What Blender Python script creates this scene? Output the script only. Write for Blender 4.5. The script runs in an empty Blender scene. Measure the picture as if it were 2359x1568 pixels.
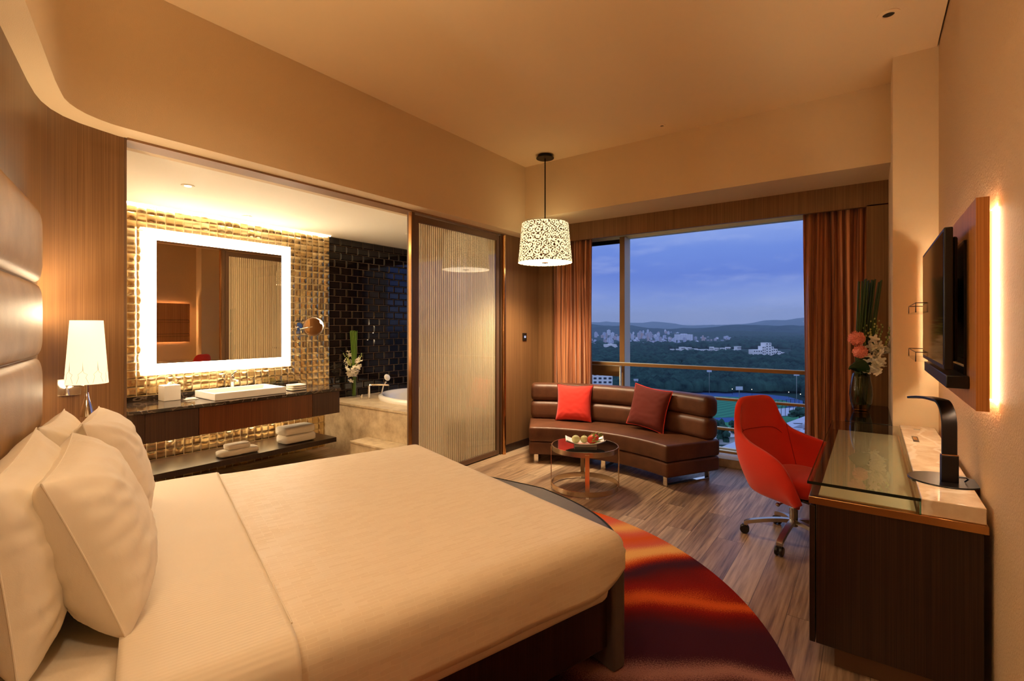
import bpy, bmesh, math, random
from mathutils import Vector, Matrix, noise
R = math.radians
random.seed(7)
SC = bpy.context.scene
COL = SC.collection

# ---------------------------------------------------------------- camera
F, CXP, HYP, CH = 1135.0, 1179.5, 752.0, 1.4
YAW = math.atan2(825.5, F)
cd = bpy.data.cameras.new('camera'); cam = bpy.data.objects.new('camera', cd); COL.objects.link(cam)
cam.location = (0, 0, CH); cam.rotation_euler = (R(90), 0, YAW)
cd.sensor_width = 36; cd.lens = 36 * F / 2359.0
cd.shift_y = -(784 - HYP) / 2359.0
cd.clip_start = 0.02; cd.clip_end = 20000
SC.camera = cam
SC.view_settings.view_transform = 'Standard'; SC.view_settings.look = 'None'
SC.view_settings.exposure = 0.52; SC.view_settings.gamma = 1.0
SC.view_settings.use_curve_mapping = False
_s, _c = math.sin(YAW), math.cos(YAW)
def ray(x, y):
    u = (x - CXP) / F
    return Vector((-_s + u * _c, _c + u * _s, (HYP - y) / F))
def at(x, y, z):                       # photo pixel -> place on the level z
    r = ray(x, y); t = (z - CH) / r.z
    return Vector((r.x * t, r.y * t, z))

def srgb(r, g, b, a=1):
    f = lambda v: (v / 255) / 12.92 if v / 255 <= .04045 else ((v / 255 + .055) / 1.055) ** 2.4
    return (f(r), f(g), f(b), a)

# ---------------------------------------------------------------- node helpers
class NT:
    def __init__(s, tree): s.t = tree; s.n = tree.nodes; s.l = tree.links
    def node(s, typ, ins=None, **props):
        n = s.n.new(typ)
        for k, v in props.items(): setattr(n, k, v)
        for k, v in (ins or {}).items():
            if hasattr(v, 'is_output'): s.l.new(v, n.inputs[k])
            else: n.inputs[k].default_value = v
        return n
    def ramp(s, fac, stops, interp='LINEAR'):
        n = s.n.new('ShaderNodeValToRGB'); cr = n.color_ramp; cr.interpolation = interp
        while len(cr.elements) < len(stops): cr.elements.new(.5)
        for e, (p, c) in zip(cr.elements, stops):
            e.position = p; e.color = c if len(c) == 4 else (*c, 1)
        s.l.new(fac, n.inputs[0]); return n.outputs[0]
    def math(s, op, a, b=0.0, c=0.0):
        n = s.n.new('ShaderNodeMath'); n.operation = op
        for i, v in enumerate((a, b, c)):
            if hasattr(v, 'is_output'): s.l.new(v, n.inputs[i])
            else: n.inputs[i].default_value = v
        return n.outputs[0]
    def mix(s, fac, a, b, blend='MIX'):
        n = s.n.new('ShaderNodeMix'); n.data_type = 'RGBA'; n.blend_type = blend
        for i, v in ((0, fac), (6, a), (7, b)):
            if hasattr(v, 'is_output'): s.l.new(v, n.inputs[i])
            else: n.inputs[i].default_value = v
        return n.outputs[2]
    def coord(s, which='Object', scale=(1, 1, 1), rot=(0, 0, 0), loc=(0, 0, 0)):
        tc = s.n.new('ShaderNodeTexCoord'); m = s.n.new('ShaderNodeMapping')
        s.l.new(tc.outputs[which], m.inputs[0])
        m.inputs['Scale'].default_value = scale; m.inputs['Rotation'].default_value = rot; m.inputs['Location'].default_value = loc
        return m.outputs[0]
    def noise(s, vec, scale, detail=3, rough=.5, out=0):
        return s.node('ShaderNodeTexNoise', {'Vector': vec, 'Scale': scale, 'Detail': detail, 'Roughness': rough}).outputs[out]

def mat(name, color=(.8, .8, .8, 1), rough=.5, metal=0, spec=.5, fn=None, coat=0, sheen=0, trans=0, ior=1.45, emit=None, estr=0):
    m = bpy.data.materials.new(name); m.use_nodes = True
    t = NT(m.node_tree); t.n.clear()
    out = t.node('ShaderNodeOutputMaterial'); b = t.node('ShaderNodeBsdfPrincipled')
    t.l.new(b.outputs[0], out.inputs[0]); t.b = b; t.out = out
    b.inputs['Base Color'].default_value = color; b.inputs['Roughness'].default_value = rough
    b.inputs['Metallic'].default_value = metal; b.inputs['Specular IOR Level'].default_value = spec
    b.inputs['Coat Weight'].default_value = coat; b.inputs['Coat Roughness'].default_value = .08
    b.inputs['Sheen Weight'].default_value = sheen; b.inputs['Transmission Weight'].default_value = trans; b.inputs['IOR'].default_value = ior
    if emit: b.inputs['Emission Color'].default_value = emit; b.inputs['Emission Strength'].default_value = estr
    if fn: fn(t, b)
    return m
def bump(t, b, h, strength=.3, dist=.01):
    n = t.node('ShaderNodeBump', {'Height': h, 'Strength': strength, 'Distance': dist}); t.l.new(n.outputs[0], b.inputs['Normal'])

# ---------------------------------------------------------------- world: dusk sky with soft cloud bands
w = bpy.data.worlds.new('World'); SC.world = w; w.use_nodes = True
t = NT(w.node_tree); t.n.clear()
tc = t.node('ShaderNodeTexCoord').outputs['Generated']
z = t.node('ShaderNodeSeparateXYZ', {0: tc}).outputs[2]
mp = t.node('ShaderNodeMapping', {0: tc}); mp.inputs['Scale'].default_value = (1.6, 1.6, 6)
n1 = t.noise(mp.outputs[0], 1.7, 6, .55)
zz = t.math('ADD', z, t.math('MULTIPLY', t.math('SUBTRACT', n1, .5), .06))
sky = t.ramp(zz, [(0.0, srgb(138, 162, 226)), (.04, srgb(136, 160, 228)), (.10, srgb(90, 118, 208)), (.15, srgb(102, 132, 214)),
                  (.20, srgb(142, 166, 226)), (.27, srgb(158, 184, 236)), (.6, srgb(140, 168, 228))])
mp2 = t.node('ShaderNodeMapping', {0: tc}); mp2.inputs['Scale'].default_value = (5, 5, 22); mp2.inputs['Location'].default_value = (3, 1, 2)
n2 = t.noise(mp2.outputs[0], 1.6, 7, .6)
cl = t.ramp(n2, [(.52, (0, 0, 0, 1)), (.72, (1, 1, 1, 1))])
sky = t.mix(t.math('MULTIPLY', cl, .28), sky, srgb(176, 190, 232))
sky = t.mix(t.ramp(z, [(0, (1, 1, 1, 1)), (.002, (0, 0, 0, 1))]), sky, srgb(40, 60, 90))
yy = t.node('ShaderNodeSeparateXYZ', {0: tc}).outputs[1]
west = t.ramp(t.math('MULTIPLY', yy, -1.0), [(.05, (0, 0, 0, 1)), (.5, (1, 1, 1, 1))])   # afterglow on the far side of the building
sky = t.mix(west, sky, (.52, .70, 1.25, 1))
bg = t.node('ShaderNodeBackground', {0: sky, 1: .80}); wo = t.node('ShaderNodeOutputWorld'); t.l.new(bg.outputs[0], wo.inputs[0])

# ---------------------------------------------------------------- mesh builder
class MB:
    def __init__(s): s.v = []; s.f = []
    def add(s, vs, fs):
        o = len(s.v); s.v += [tuple(v) for v in vs]; s.f += [tuple(i + o for i in f) for f in fs]; return s
    def box(s, x0, x1, y0, y1, z0, z1):
        return s.add([(x, y, z) for z in (z0, z1) for x, y in ((x0, y0), (x1, y0), (x1, y1), (x0, y1))],
                     [(3, 2, 1, 0), (4, 5, 6, 7), (0, 1, 5, 4), (1, 2, 6, 5), (2, 3, 7, 6), (3, 0, 4, 7)])
    def obox(s, c, d, rot=0, M=None):
        Mx = M or Matrix.Rotation(rot, 3, 'Z'); vs = []
        for z in (-.5, .5):
            for x, y in ((-.5, -.5), (.5, -.5), (.5, .5), (-.5, .5)): vs.append(Vector(c) + Mx @ Vector((x * d[0], y * d[1], z * d[2])))
        return s.add(vs, [(3, 2, 1, 0), (4, 5, 6, 7), (0, 1, 5, 4), (1, 2, 6, 5), (2, 3, 7, 6), (3, 0, 4, 7)])
    def prism(s, poly, z0, z1):
        n = len(poly); a = sum(poly[i][0] * poly[(i + 1) % n][1] - poly[(i + 1) % n][0] * poly[i][1] for i in range(n))
        if a < 0: poly = poly[::-1]
        return s.add([(p[0], p[1], z0) for p in poly] + [(p[0], p[1], z1) for p in poly],
                     [tuple(range(n))[::-1], tuple(range(n, 2 * n))] + [(i, (i + 1) % n, (i + 1) % n + n, i + n) for i in range(n)])
    def strip(s, path, z0, z1, th, side=1):       # vertical wall along an open path, thickness to one side
        n = len(path); off = []
        for i in range(n):
            a = Vector(path[max(i - 1, 0)]); b = Vector(path[min(i + 1, n - 1)]); d = (b - a).normalized()
            off.append((path[i][0] - d.y * th * side, path[i][1] + d.x * th * side))
        return s.prism(list(path) + off[::-1], z0, z1)
    def grid(s, fn, nu, nv, cu=False, cv=False):
        vs = [fn(i / (nu if cu else nu - 1), j / (nv if cv else nv - 1)) for i in range(nu) for j in range(nv)]
        fs = []
        for i in range(nu if cu else nu - 1):
            for j in range(nv if cv else nv - 1):
                a = i * nv + j; b = ((i + 1) % nu) * nv + j; j1 = (j + 1) % nv
                fs.append((a, b, ((i + 1) % nu) * nv + j1, i * nv + j1))
        return s.add(vs, fs)
    def lathe(s, prof, c=(0, 0, 0), n=40, cap=True):
        vs = []
        for r, z in prof:
            for k in range(n):
                a = 2 * math.pi * k / n; vs.append((c[0] + r * math.cos(a), c[1] + r * math.sin(a), c[2] + z))
        fs = []
        for i in range(len(prof) - 1):
            for k in range(n): fs.append((i * n + k, i * n + (k + 1) % n, (i + 1) * n + (k + 1) % n, (i + 1) * n + k))
        if cap:
            if prof[0][0] > 1e-4: fs.append(tuple(range(n))[::-1])
            if prof[-1][0] > 1e-4: fs.append(tuple((len(prof) - 1) * n + k for k in range(n)))
        return s.add(vs, fs)
    def cyl(s, c, r, h, n=28): return s.lathe([(r, 0), (r, h)], c, n)
    def tube(s, path, r, n=10, closed=False, cap=True, sq=None):
        P = [Vector(p) for p in path]; m = len(P); vs = []; up = Vector((0, 0, 1)); prev = None
        for i in range(m):
            a = P[(i - 1) % m] if closed or i > 0 else P[0]; b = P[(i + 1) % m] if closed or i < m - 1 else P[-1]
            d = (b - a).normalized()
            if prev is None: x = d.cross(up) if abs(d.z) < .95 else d.cross(Vector((1, 0, 0)))
            else: x = prev - d * prev.dot(d)
            x.normalize(); prev = x; y = d.cross(x)
            rr = r[i] if isinstance(r, (list, tuple)) else r
            for k in range(n):
                a_ = 2 * math.pi * (k + .5) / n; ca, sa = math.cos(a_), math.sin(a_)
                if sq: ca = sq[0] * (1 if ca > 0 else -1); sa = sq[1] * (1 if sa > 0 else -1); rr = 1
                vs.append(P[i] + x * ca * rr + y * sa * rr)
        fs = []
        for i in range(m if closed else m - 1):
            for k in range(n): fs.append((i * n + k, ((i + 1) % m) * n + k, ((i + 1) % m) * n + (k + 1) % n, i * n + (k + 1) % n))
        if not closed and cap: fs += [tuple(range(n)), tuple((m - 1) * n + k for k in range(n))[::-1]]
        return s.add(vs, fs)
    def ball(s, c, r, nu=16, nv=10, M=None, sc=(1, 1, 1)):
        def fn(a, b):
            th = a * 2 * math.pi; ph = (b - .5) * math.pi * .998
            v = Vector((math.cos(th) * math.cos(ph) * sc[0], math.sin(th) * math.cos(ph) * sc[1], math.sin(ph) * sc[2])) * r
            if M: v = M @ v
            return Vector(c) + v
        return s.grid(fn, nu, nv, cu=True)
    def xf(s, M): s.v = [tuple(M @ Vector(v)) for v in s.v]; return s
    def build(s, name, m, parent=None, smooth=40, bev=0, seg=2, sub=0, local=False, solid=0, mirror=None):
        me = bpy.data.meshes.new(name); vs = s.v
        if parent is not None and not local: vs = [tuple(Vector(v) - WL[parent.name]) for v in vs]
        me.from_pydata(vs, [], s.f); me.update()
        bm = bmesh.new(); bm.from_mesh(me); bmesh.ops.recalc_face_normals(bm, faces=bm.faces); bm.to_mesh(me); bm.free()
        if smooth:
            me.shade_smooth()
            if smooth < 180: me.set_sharp_from_angle(angle=R(smooth))
        me.materials.append(m)
        o = bpy.data.objects.new(name, me); COL.objects.link(o)
        if parent is not None:
            o.parent = parent; WL[o.name] = WL[parent.name]
        else: WL[o.name] = Vector((0, 0, 0))
        if solid: md = o.modifiers.new('s', 'SOLIDIFY'); md.thickness = solid; md.offset = 0
        if bev: md = o.modifiers.new('b', 'BEVEL'); md.width = bev; md.segments = seg; md.limit_method = 'ANGLE'; md.angle_limit = R(40)
        if sub: md = o.modifiers.new('u', 'SUBSURF'); md.levels = sub; md.render_levels = sub
        return o
WL = {}
def tag(o, label, cat, group=None, kind=None):
    if label: o['label'] = label
    if cat: o['category'] = cat
    if group: o['group'] = group
    if kind: o['kind'] = kind
    return o
def thing(name, label, cat, loc=(0, 0, 0), rot=0, group=None):
    o = bpy.data.objects.new(name, None); COL.objects.link(o); o.location = loc; o.rotation_euler = (0, 0, rot)
    o.empty_display_size = .1; WL[o.name] = Vector(loc); return tag(o, label, cat, group)
def struct(mb, name, m, parent=None, label=None, **kw):
    o = mb.build(name, m, parent, **kw)
    if parent is None: tag(o, label or name.replace('_', ' '), STC.get(name.split('_')[0], name.split('_')[0]), kind='structure')
    return o
STC = {'trim': 'trim', 'wall': 'wall', 'baseboard': 'baseboard'}
def copy_tree(o, parent=None):
    c = o.copy(); COL.objects.link(c)
    if parent is not None: c.parent = parent
    for ch in list(o.children): copy_tree(ch, c)
    return c
def lamp(name, typ, loc, power, color, **kw):
    d = bpy.data.lights.new(name, typ); d.energy = power; d.color = color
    rot = kw.pop('rot', None)
    for k, v in kw.items(): setattr(d, k, v)
    o = bpy.data.objects.new(name, d); COL.objects.link(o); o.location = loc
    if rot: o.rotation_euler = rot
    return o
WARM = (1.0, .74, .46); WARM2 = (1.0, .75, .46)

# ---------------------------------------------------------------- unseen ceiling spots added over the bed to brighten the room
KB = 1.0
BED_FILL = [(-2.15, 1.35, 26), (-1.25, 1.45, 22), (-.35, 1.35, 12), (-.9, .6, 14)]

# ================================================================= MATERIALS
def wallpaper(t, b):
    v = t.coord(); n = t.noise(v, 260, 2); bump(t, b, n, .25, .004)
M_wall = mat('wallpaper', srgb(224, 199, 160), .75, fn=wallpaper)
def wallpaper2(t, b):
    v = t.coord(scale=(1, 1, .8)); n = t.noise(v, 130, 2, .6); bump(t, b, n, .6, .006)
M_wallr = mat('leather_wallpaper', srgb(204, 172, 132), .62, fn=wallpaper2)
M_ceil = mat('ceiling_paint', srgb(238, 210, 166), .85)
M_bathceil = mat('bath_ceiling_paint', srgb(246, 238, 220), .8)
def woodv(c1, c2, c3, rough=.38, sx=1.0, bmp=.05):
    def fn(t, b):
        v = t.coord(scale=(260 * sx, 260 * sx, 1.2)); n = t.noise(v, 1.0, 3, .6)
        v2 = t.coord(scale=(14, 14, .4)); n2 = t.noise(v2, 1.0, 2, .5)
        f = t.math('ADD', t.math('MULTIPLY', n, .8), t.math('MULTIPLY', n2, .2))
        c = t.ramp(f, [(.30, c1), (.5, c2), (.72, c3)]); t.l.new(c, b.inputs['Base Color']); bump(t, b, n, bmp, .002)
    return fn
M_wood = mat('light_brown_veneer', rough=.36, fn=woodv(srgb(102, 71, 44), srgb(126, 91, 58), srgb(148, 111, 73)))
M_woodd = mat('dark_veneer', rough=.3, fn=woodv(srgb(26, 16, 12), srgb(46, 30, 22), srgb(68, 46, 34)))
M_van = mat('vanity_veneer', rough=.28, fn=woodv(srgb(66, 32, 17), srgb(98, 54, 29), srgb(126, 76, 44)))
M_van2 = mat('vanity_dark_veneer', rough=.5, fn=woodv(srgb(46, 28, 20), srgb(66, 42, 28), srgb(88, 58, 40)))
M_panel = mat('honey_veneer', rough=.35, fn=woodv(srgb(150, 96, 48), srgb(182, 122, 66), srgb(204, 146, 84)))
def planks(t, b):
    v = t.coord(rot=(0, 0, R(90)))
    br = t.node('ShaderNodeTexBrick', {'Vector': v, 'Scale': 1.0, 'Mortar Size': .0016, 'Brick Width': 1.15, 'Row Height': .165, 'Mortar Smooth': .2,
                                       'Color1': (0, 0, 0, 1), 'Color2': (1, 1, 1, 1), 'Mortar': (.5, .5, .5, 1), 'Bias': 0.0}, offset=.37)
    tone = br.outputs['Color']; mort = br.outputs['Fac']
    off = t.node('ShaderNodeVectorMath', {0: t.coord(scale=(52, 2.2, 1)), 1: t.node('ShaderNodeCombineXYZ', {2: t.math('MULTIPLY', tone, 37.0)}).outputs[0]}, operation='ADD').outputs[0]
    g = t.noise(off, 1.0, 6, .62)
    g2 = t.noise(t.node('ShaderNodeVectorMath', {0: t.coord(scale=(7, .9, 1)), 1: t.node('ShaderNodeCombineXYZ', {2: t.math('MULTIPLY', tone, 19.0)}).outputs[0]}, operation='ADD').outputs[0], 1.0, 3, .5)
    c = t.ramp(g, [(.3, srgb(84, 66, 52)), (.42, srgb(138, 112, 88)), (.56, srgb(174, 146, 118)), (.72, srgb(196, 170, 140))])
    c = t.mix(t.math('MULTIPLY', t.math('GREATER_THAN', tone, .62), .35), c, srgb(112, 84, 68), 'MIX')
    c = t.mix(t.math('MULTIPLY', t.math('LESS_THAN', tone, .25), .30), c, srgb(206, 184, 156), 'MIX')
    c = t.mix(t.math('MULTIPLY', t.ramp(g2, [(.55, (0, 0, 0, 1)), (.72, (1, 1, 1, 1))]), .5), c, srgb(70, 52, 42))
    c = t.mix(mort, c, srgb(92, 72, 56))
    t.l.new(c, b.inputs['Base Color'])
    h = t.math('SUBTRACT', t.math('MULTIPLY', g, .3), mort); bump(t, b, h, .35, .003)
M_floor = mat('wood_plank_tile', rough=.36, fn=planks)
M_bronze = mat('bronze_frame', srgb(112, 86, 66), .42, metal=.35)
M_copper = mat('polished_copper_trim', srgb(200, 150, 98), .18, metal=1)
M_chrome = mat('chrome', srgb(220, 214, 206), .07, metal=1)
M_satin = mat('brushed_warm_steel', srgb(226, 206, 176), .24, metal=1)
M_steel = mat('satin_steel', srgb(180, 176, 170), .28, metal=1)
M_black = mat('black_metal', srgb(34, 30, 30), .32, metal=.6)
M_blackp = mat('black_plastic', srgb(22, 19, 18), .35)
M_glossb = mat('gloss_black', srgb(10, 9, 9), .04, spec=.6)
M_alu_w = mat('brown_window_frame', srgb(150, 112, 66), .42, metal=.15)
M_alu_g = mat('sky_lit_pale_green', srgb(226, 236, 226), .5)  # pale green puts sky light into the frame colour
def glassthin(tint=(1, 1, 1, 1), gl=.09):
    m = bpy.data.materials.new('clear_glass'); m.use_nodes = True; t = NT(m.node_tree); t.n.clear()
    out = t.node('ShaderNodeOutputMaterial'); tr = t.node('ShaderNodeBsdfTransparent', {0: tint}); g = t.node('ShaderNodeBsdfGlossy', {'Roughness': 0.0})
    fr = t.node('ShaderNodeFresnel', {'IOR': 1.45}); bf = t.node('ShaderNodeNewGeometry').outputs['Backfacing']; f = t.math('MULTIPLY', t.math('MINIMUM', t.math('MULTIPLY', fr.outputs[0], gl), 1.0), t.math('SUBTRACT', 1.0, bf))
    mx = t.node('ShaderNodeMixShader', {0: f, 1: tr.outputs[0], 2: g.outputs[0]}); t.l.new(mx.outputs[0], out.inputs[0]); return m
M_pane = glassthin((1, 1, 1, 1), .03); M_pane.name = 'window_glass'
M_doorg = glassthin((.97, .97, .96, 1), 1.6); M_doorg.name = 'door_glass'
M_tabg = glassthin((.93, .965, .94, 1), 1.2); M_tabg.name = 'desk_glass'
M_mirror = mat('mirror_silver', srgb(214, 196, 170), .0, metal=1)
def marble_d(t, b):
    v = t.coord(); n = t.noise(v, 7, 6, .6)
    vv = t.node('ShaderNodeVectorMath', {0: v, 1: t.node('ShaderNodeTexNoise', {'Vector': v, 'Scale': 4.0}).outputs[1]}, operation='ADD').outputs[0]
    wv = t.node('ShaderNodeTexWave', {'Vector': vv, 'Scale': 3.0, 'Distortion': 9.0, 'Detail': 4.0}).outputs[1]
    c = t.ramp(n, [(.35, srgb(34, 26, 22)), (.7, srgb(72, 58, 48))]); f = t.ramp(wv, [(.93, (0, 0, 0, 1)), (.99, (1, 1, 1, 1))])
    t.l.new(t.mix(f, c, srgb(112, 94, 78)), b.inputs['Base Color'])
M_marbd = mat('dark_veined_marble', rough=.08, fn=marble_d)
def marble_l(t, b):
    v = t.coord(); n = t.noise(v, 5, 6, .6)
    wv = t.node('ShaderNodeTexWave', {'Vector': v, 'Scale': 2.2, 'Distortion': 12.0, 'Detail': 5.0}).outputs[1]
    c = t.ramp(n, [(.35, srgb(206, 180, 150)), (.65, srgb(238, 222, 196))]); f = t.ramp(wv, [(.9, (0, 0, 0, 1)), (1, (.6, .6, .6, 1))])
    t.l.new(t.mix(f, c, srgb(246, 238, 222)), b.inputs['Base Color'])
M_marbl = mat('cream_marble', rough=.1, fn=marble_l)
def stone(t, b):
    v = t.coord(); n = t.noise(v, 9, 7, .62); c = t.ramp(n, [(.3, srgb(172, 148, 118)), (.55, srgb(206, 186, 152)), (.75, srgb(226, 208, 178))]); t.l.new(c, b.inputs['Base Color'])
M_stone = mat('beige_stone', rough=.3, fn=stone)
def gold(t, b):
    g = t.node('ShaderNodeNewGeometry').outputs['Random Per Island']
    c = t.ramp(g, [(0, srgb(214, 180, 124)), (.5, srgb(228, 200, 146)), (1, srgb(240, 218, 172))]); t.l.new(c, b.inputs['Base Color'])
    n = t.noise(t.coord(), 22, 2); bump(t, b, n, .12, .01)
M_gold = mat('gold_glass_tile', rough=.24, metal=1, fn=gold)
M_grout = mat('tile_grout', srgb(236, 214, 168), .5)
M_dtile = mat('black_glazed_tile', srgb(26, 20, 19), .06, spec=.7)
M_dgrout = mat('dark_grout', srgb(132, 108, 80), .6)
M_ceramic = mat('white_ceramic', srgb(244, 240, 232), .08, coat=.4)
M_white = mat('white_plastic', srgb(240, 236, 228), .3)
def leather(c1, c2, rough=.36, sc=90, bs=.12):
    def fn(t, b):
        v = t.coord(); n = t.noise(v, 6, 4, .6); c = t.ramp(n, [(.3, c1), (.7, c2)]); t.l.new(c, b.inputs['Base Color'])
        vo = t.node('ShaderNodeTexVoronoi', {'Vector': v, 'Scale': float(sc) * 2}).outputs[0]; n2 = t.noise(v, sc, 2)
        bump(t, b, t.math('ADD', vo, n2), bs, .002)
    return fn
M_sofa = mat('brown_leather', rough=.42, fn=leather(srgb(78, 46, 31), srgb(108, 68, 46)))
M_head = mat('bronze_leather', rough=.5, spec=.3, fn=leather(srgb(150, 112, 66), srgb(172, 132, 82), sc=140))
M_grey = mat('taupe_leather', rough=.5, fn=leather(srgb(84, 76, 72), srgb(100, 90, 84)))
def fabric(c1, sc=420, bs=.3, rough=.9, sheen=.3):
    def fn(t, b):
        v = t.coord(); n = t.noise(v, sc, 2); c = t.mix(t.math('MULTIPLY', n, .5), c1, tuple(x * .72 for x in c1[:3]) + (1,)); t.l.new(c, b.inputs['Base Color']); bump(t, b, n, bs, .003)
        b.inputs['Sheen Weight'].default_value = sheen
    return fn
M_chair = mat('red_wool', rough=.9, fn=fabric(srgb(226, 44, 16)))
M_seam = mat('red_seam', srgb(150, 22, 10), .9)
M_redc = mat('coral_red_cotton', rough=.85, fn=fabric(srgb(240, 56, 44)))
M_maroon = mat('maroon_velvet', rough=.8, fn=fabric(srgb(112, 36, 28), sheen=.1))
M_pipem = mat('maroon_piping', srgb(90, 26, 28), .8); M_piper = mat('coral_piping', srgb(232, 70, 58), .8)
def linen(t, b):
    v = t.coord(); n = t.noise(t.coord(scale=(1, 1, .45)), 7, 4, .5); n3 = t.noise(v, 500, 2)
    bump(t, b, t.math('ADD', t.math('MULTIPLY', n, 1.0), t.math('MULTIPLY', n3, .03)), .22, .045)
M_pillow = mat('white_pillow_cotton', srgb(232, 218, 194), .8, fn=linen, sheen=.15)
def ribs(t, b):
    v = t.coord(); x = t.node('ShaderNodeSeparateXYZ', {0: v}).outputs[1]
    s_ = t.math('SINE', t.math('MULTIPLY', x, 480.0)); n = t.noise(v, 3, 3)
    bump(t, b, t.math('ADD', t.math('MULTIPLY', s_, .03), n), .3, .02)
    c = t.mix(t.math('MULTIPLY', t.math('ADD', s_, 1), .035), srgb(228, 212, 186), srgb(190, 168, 136)); t.l.new(c, b.inputs['Base Color'])
def quilt(t, b):
    v = t.coord(scale=(1, 1, 1)); sx = t.node('ShaderNodeSeparateXYZ', {0: v}); x, y = sx.outputs[0], sx.outputs[1]
    nz = t.noise(t.coord(scale=(5, 20, 5)), 8, 2, .5)
    br = t.node('ShaderNodeTexBrick', {'Vector': t.node('ShaderNodeVectorMath', {0: v, 1: t.node('ShaderNodeTexNoise', {'Vector': v, 'Scale': 9.0, 'Detail': 1.0}).outputs[1]}, operation='MULTIPLY_ADD').outputs[0],
                                       'Scale': 1.0, 'Brick Width': .062, 'Row Height': .016, 'Mortar Size': .0012, 'Color1': (0, 0, 0, 1), 'Color2': (1, 1, 1, 1)})
    br.inputs['Vector'].links[0].from_node.inputs[1].default_value = (1, 1, 1)
    nn = t.node('ShaderNodeTexNoise', {'Vector': v, 'Scale': 26.0, 'Detail': 1.0}).outputs[1]
    vm = t.node('ShaderNodeVectorMath', {0: nn, 1: (.010, .010, 0), 2: t.node('ShaderNodeCombineXYZ', {0: x, 1: t.math('ADD', y, sx.outputs[2])}).outputs[0]}, operation='MULTIPLY_ADD').outputs[0]
    t.l.new(vm, br.inputs['Vector'])
    c = t.mix(t.math('MULTIPLY', br.outputs['Color'], .20), srgb(228, 210, 182), srgb(198, 172, 136))
    c = t.mix(t.math('MULTIPLY', br.outputs['Fac'], .3), c, srgb(236, 222, 196)); t.l.new(c, b.inputs['Base Color'])
    rr = t.math('ADD', .46, t.math('MULTIPLY', br.outputs['Color'], .2)); t.l.new(rr, b.inputs['Roughness'])
    n = t.noise(v, 2.2, 3); bump(t, b, t.math('ADD', n, t.math('MULTIPLY', br.outputs['Fac'], .02)), .3, .02)
M_sheet = mat('ribbed_sheet', rough=.62, fn=ribs, sheen=.1)
M_duvet = mat('patterned_duvet_satin', rough=.5, fn=quilt, sheen=.1)
M_mat = mat('plain_sheet', srgb(230, 214, 190), .7, fn=linen)
def curtain(t, b):
    v = t.coord('UV'); n = t.noise(t.coord('UV', scale=(60, .8, 1)), 1.0, 5, .65)
    c = t.ramp(n, [(.34, srgb(98, 54, 36)), (.5, srgb(176, 110, 74)), (.66, srgb(236, 168, 118))]); t.l.new(c, b.inputs['Base Color'])
M_curt = mat('copper_striped_satin', rough=.38, fn=curtain, sheen=.3)
M_rods = mat('cream_reed', srgb(224, 210, 178), .4)
def shade_mat(name, col, strength, pattern=False):
    def fn(t, b):
        v = t.coord('UV', scale=(19, 5.4, 1)) if pattern else None
        if pattern:
            vo = t.node('ShaderNodeTexVoronoi', {'Vector': v, 'Scale': 1.0, 'Randomness': .25})
            d = vo.outputs['Distance']; wv = t.math('SINE', t.math('MULTIPLY', d, 26.0))
            n = t.noise(v, 3.5, 4, .65); f = t.math('ADD', t.math('MULTIPLY', wv, .30), t.math('MULTIPLY', t.math('SUBTRACT', n, .44), 3.2))
            f = t.ramp(f, [(.02, (0, 0, 0, 1)), (.16, (1, 1, 1, 1))])
            c = t.mix(f, srgb(92, 50, 26), col); t.l.new(c, b.inputs['Base Color']); t.l.new(c, b.inputs['Emission Color'])
            t.l.new(t.math('MULTIPLY', t.math('ADD', f, .06), strength), b.inputs['Emission Strength'])
        else:
            t.l.new(t.node('ShaderNodeRGB').outputs[0], b.inputs['Emission Color'])
    m = mat(name, col, .8, fn=fn if pattern else None, emit=col, estr=strength); return m
M_pshade = shade_mat('damask_shade', srgb(255, 232, 176), .95, True)
M_pdiff = mat('pendant_diffuser', srgb(255, 240, 214), .6, emit=(1, .82, .58, 1), estr=5)
M_sshade = mat('linen_lamp_shade', srgb(255, 236, 200), .8, emit=(1, .82, .54, 1), estr=.85)
M_led = mat('mirror_light_strip', (1, 1, 1, 1), .6, emit=(1, .83, .60, 1), estr=15)
M_cove = mat('cove_light_strip', (1, 1, 1, 1), .6, emit=(1, .80, .55, 1), estr=22)
M_ledw = mat('warm_light_strip', (1, 1, 1, 1), .6, emit=(1, .80, .54, 1), estr=48)
M_towel = mat('white_terry', rough=.95, fn=fabric(srgb(244, 232, 210), sc=300, bs=.8))
M_green = mat('dark_green_stem', srgb(52, 78, 34), .45); M_green2 = mat('fresh_green_stem', srgb(96, 128, 46), .45)
M_leaf = mat('glossy_leaf', srgb(30, 66, 30), .25)
M_petal = mat('white_petal', srgb(252, 244, 224), .6); M_bud = mat('pale_green_bud', srgb(190, 196, 120), .6)
M_pink = mat('pink_petal', srgb(255, 168, 150), .8)
M_smoke = glassthin((.72, .72, .52, 1), 1.8); M_smoke.name = 'smoked_glass'
M_clear = glassthin((.90, .93, .88, 1), 1.5); M_clear.name = 'clear_vase_glass'
M_guava = mat('pale_green_fruit', srgb(204, 202, 146), .5); M_dragon = mat('red_dragon_fruit', srgb(214, 62, 40), .45); M_scale = mat('green_fruit_scale', srgb(140, 158, 66), .5)
M_inlay = mat('desk_inlay_fabric', rough=.7, fn=fabric(srgb(198, 184, 150), sc=200, bs=.1, rough=.7, sheen=0))
M_screen = mat('tv_screen', srgb(8, 8, 9), .07, spec=.6)

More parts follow.
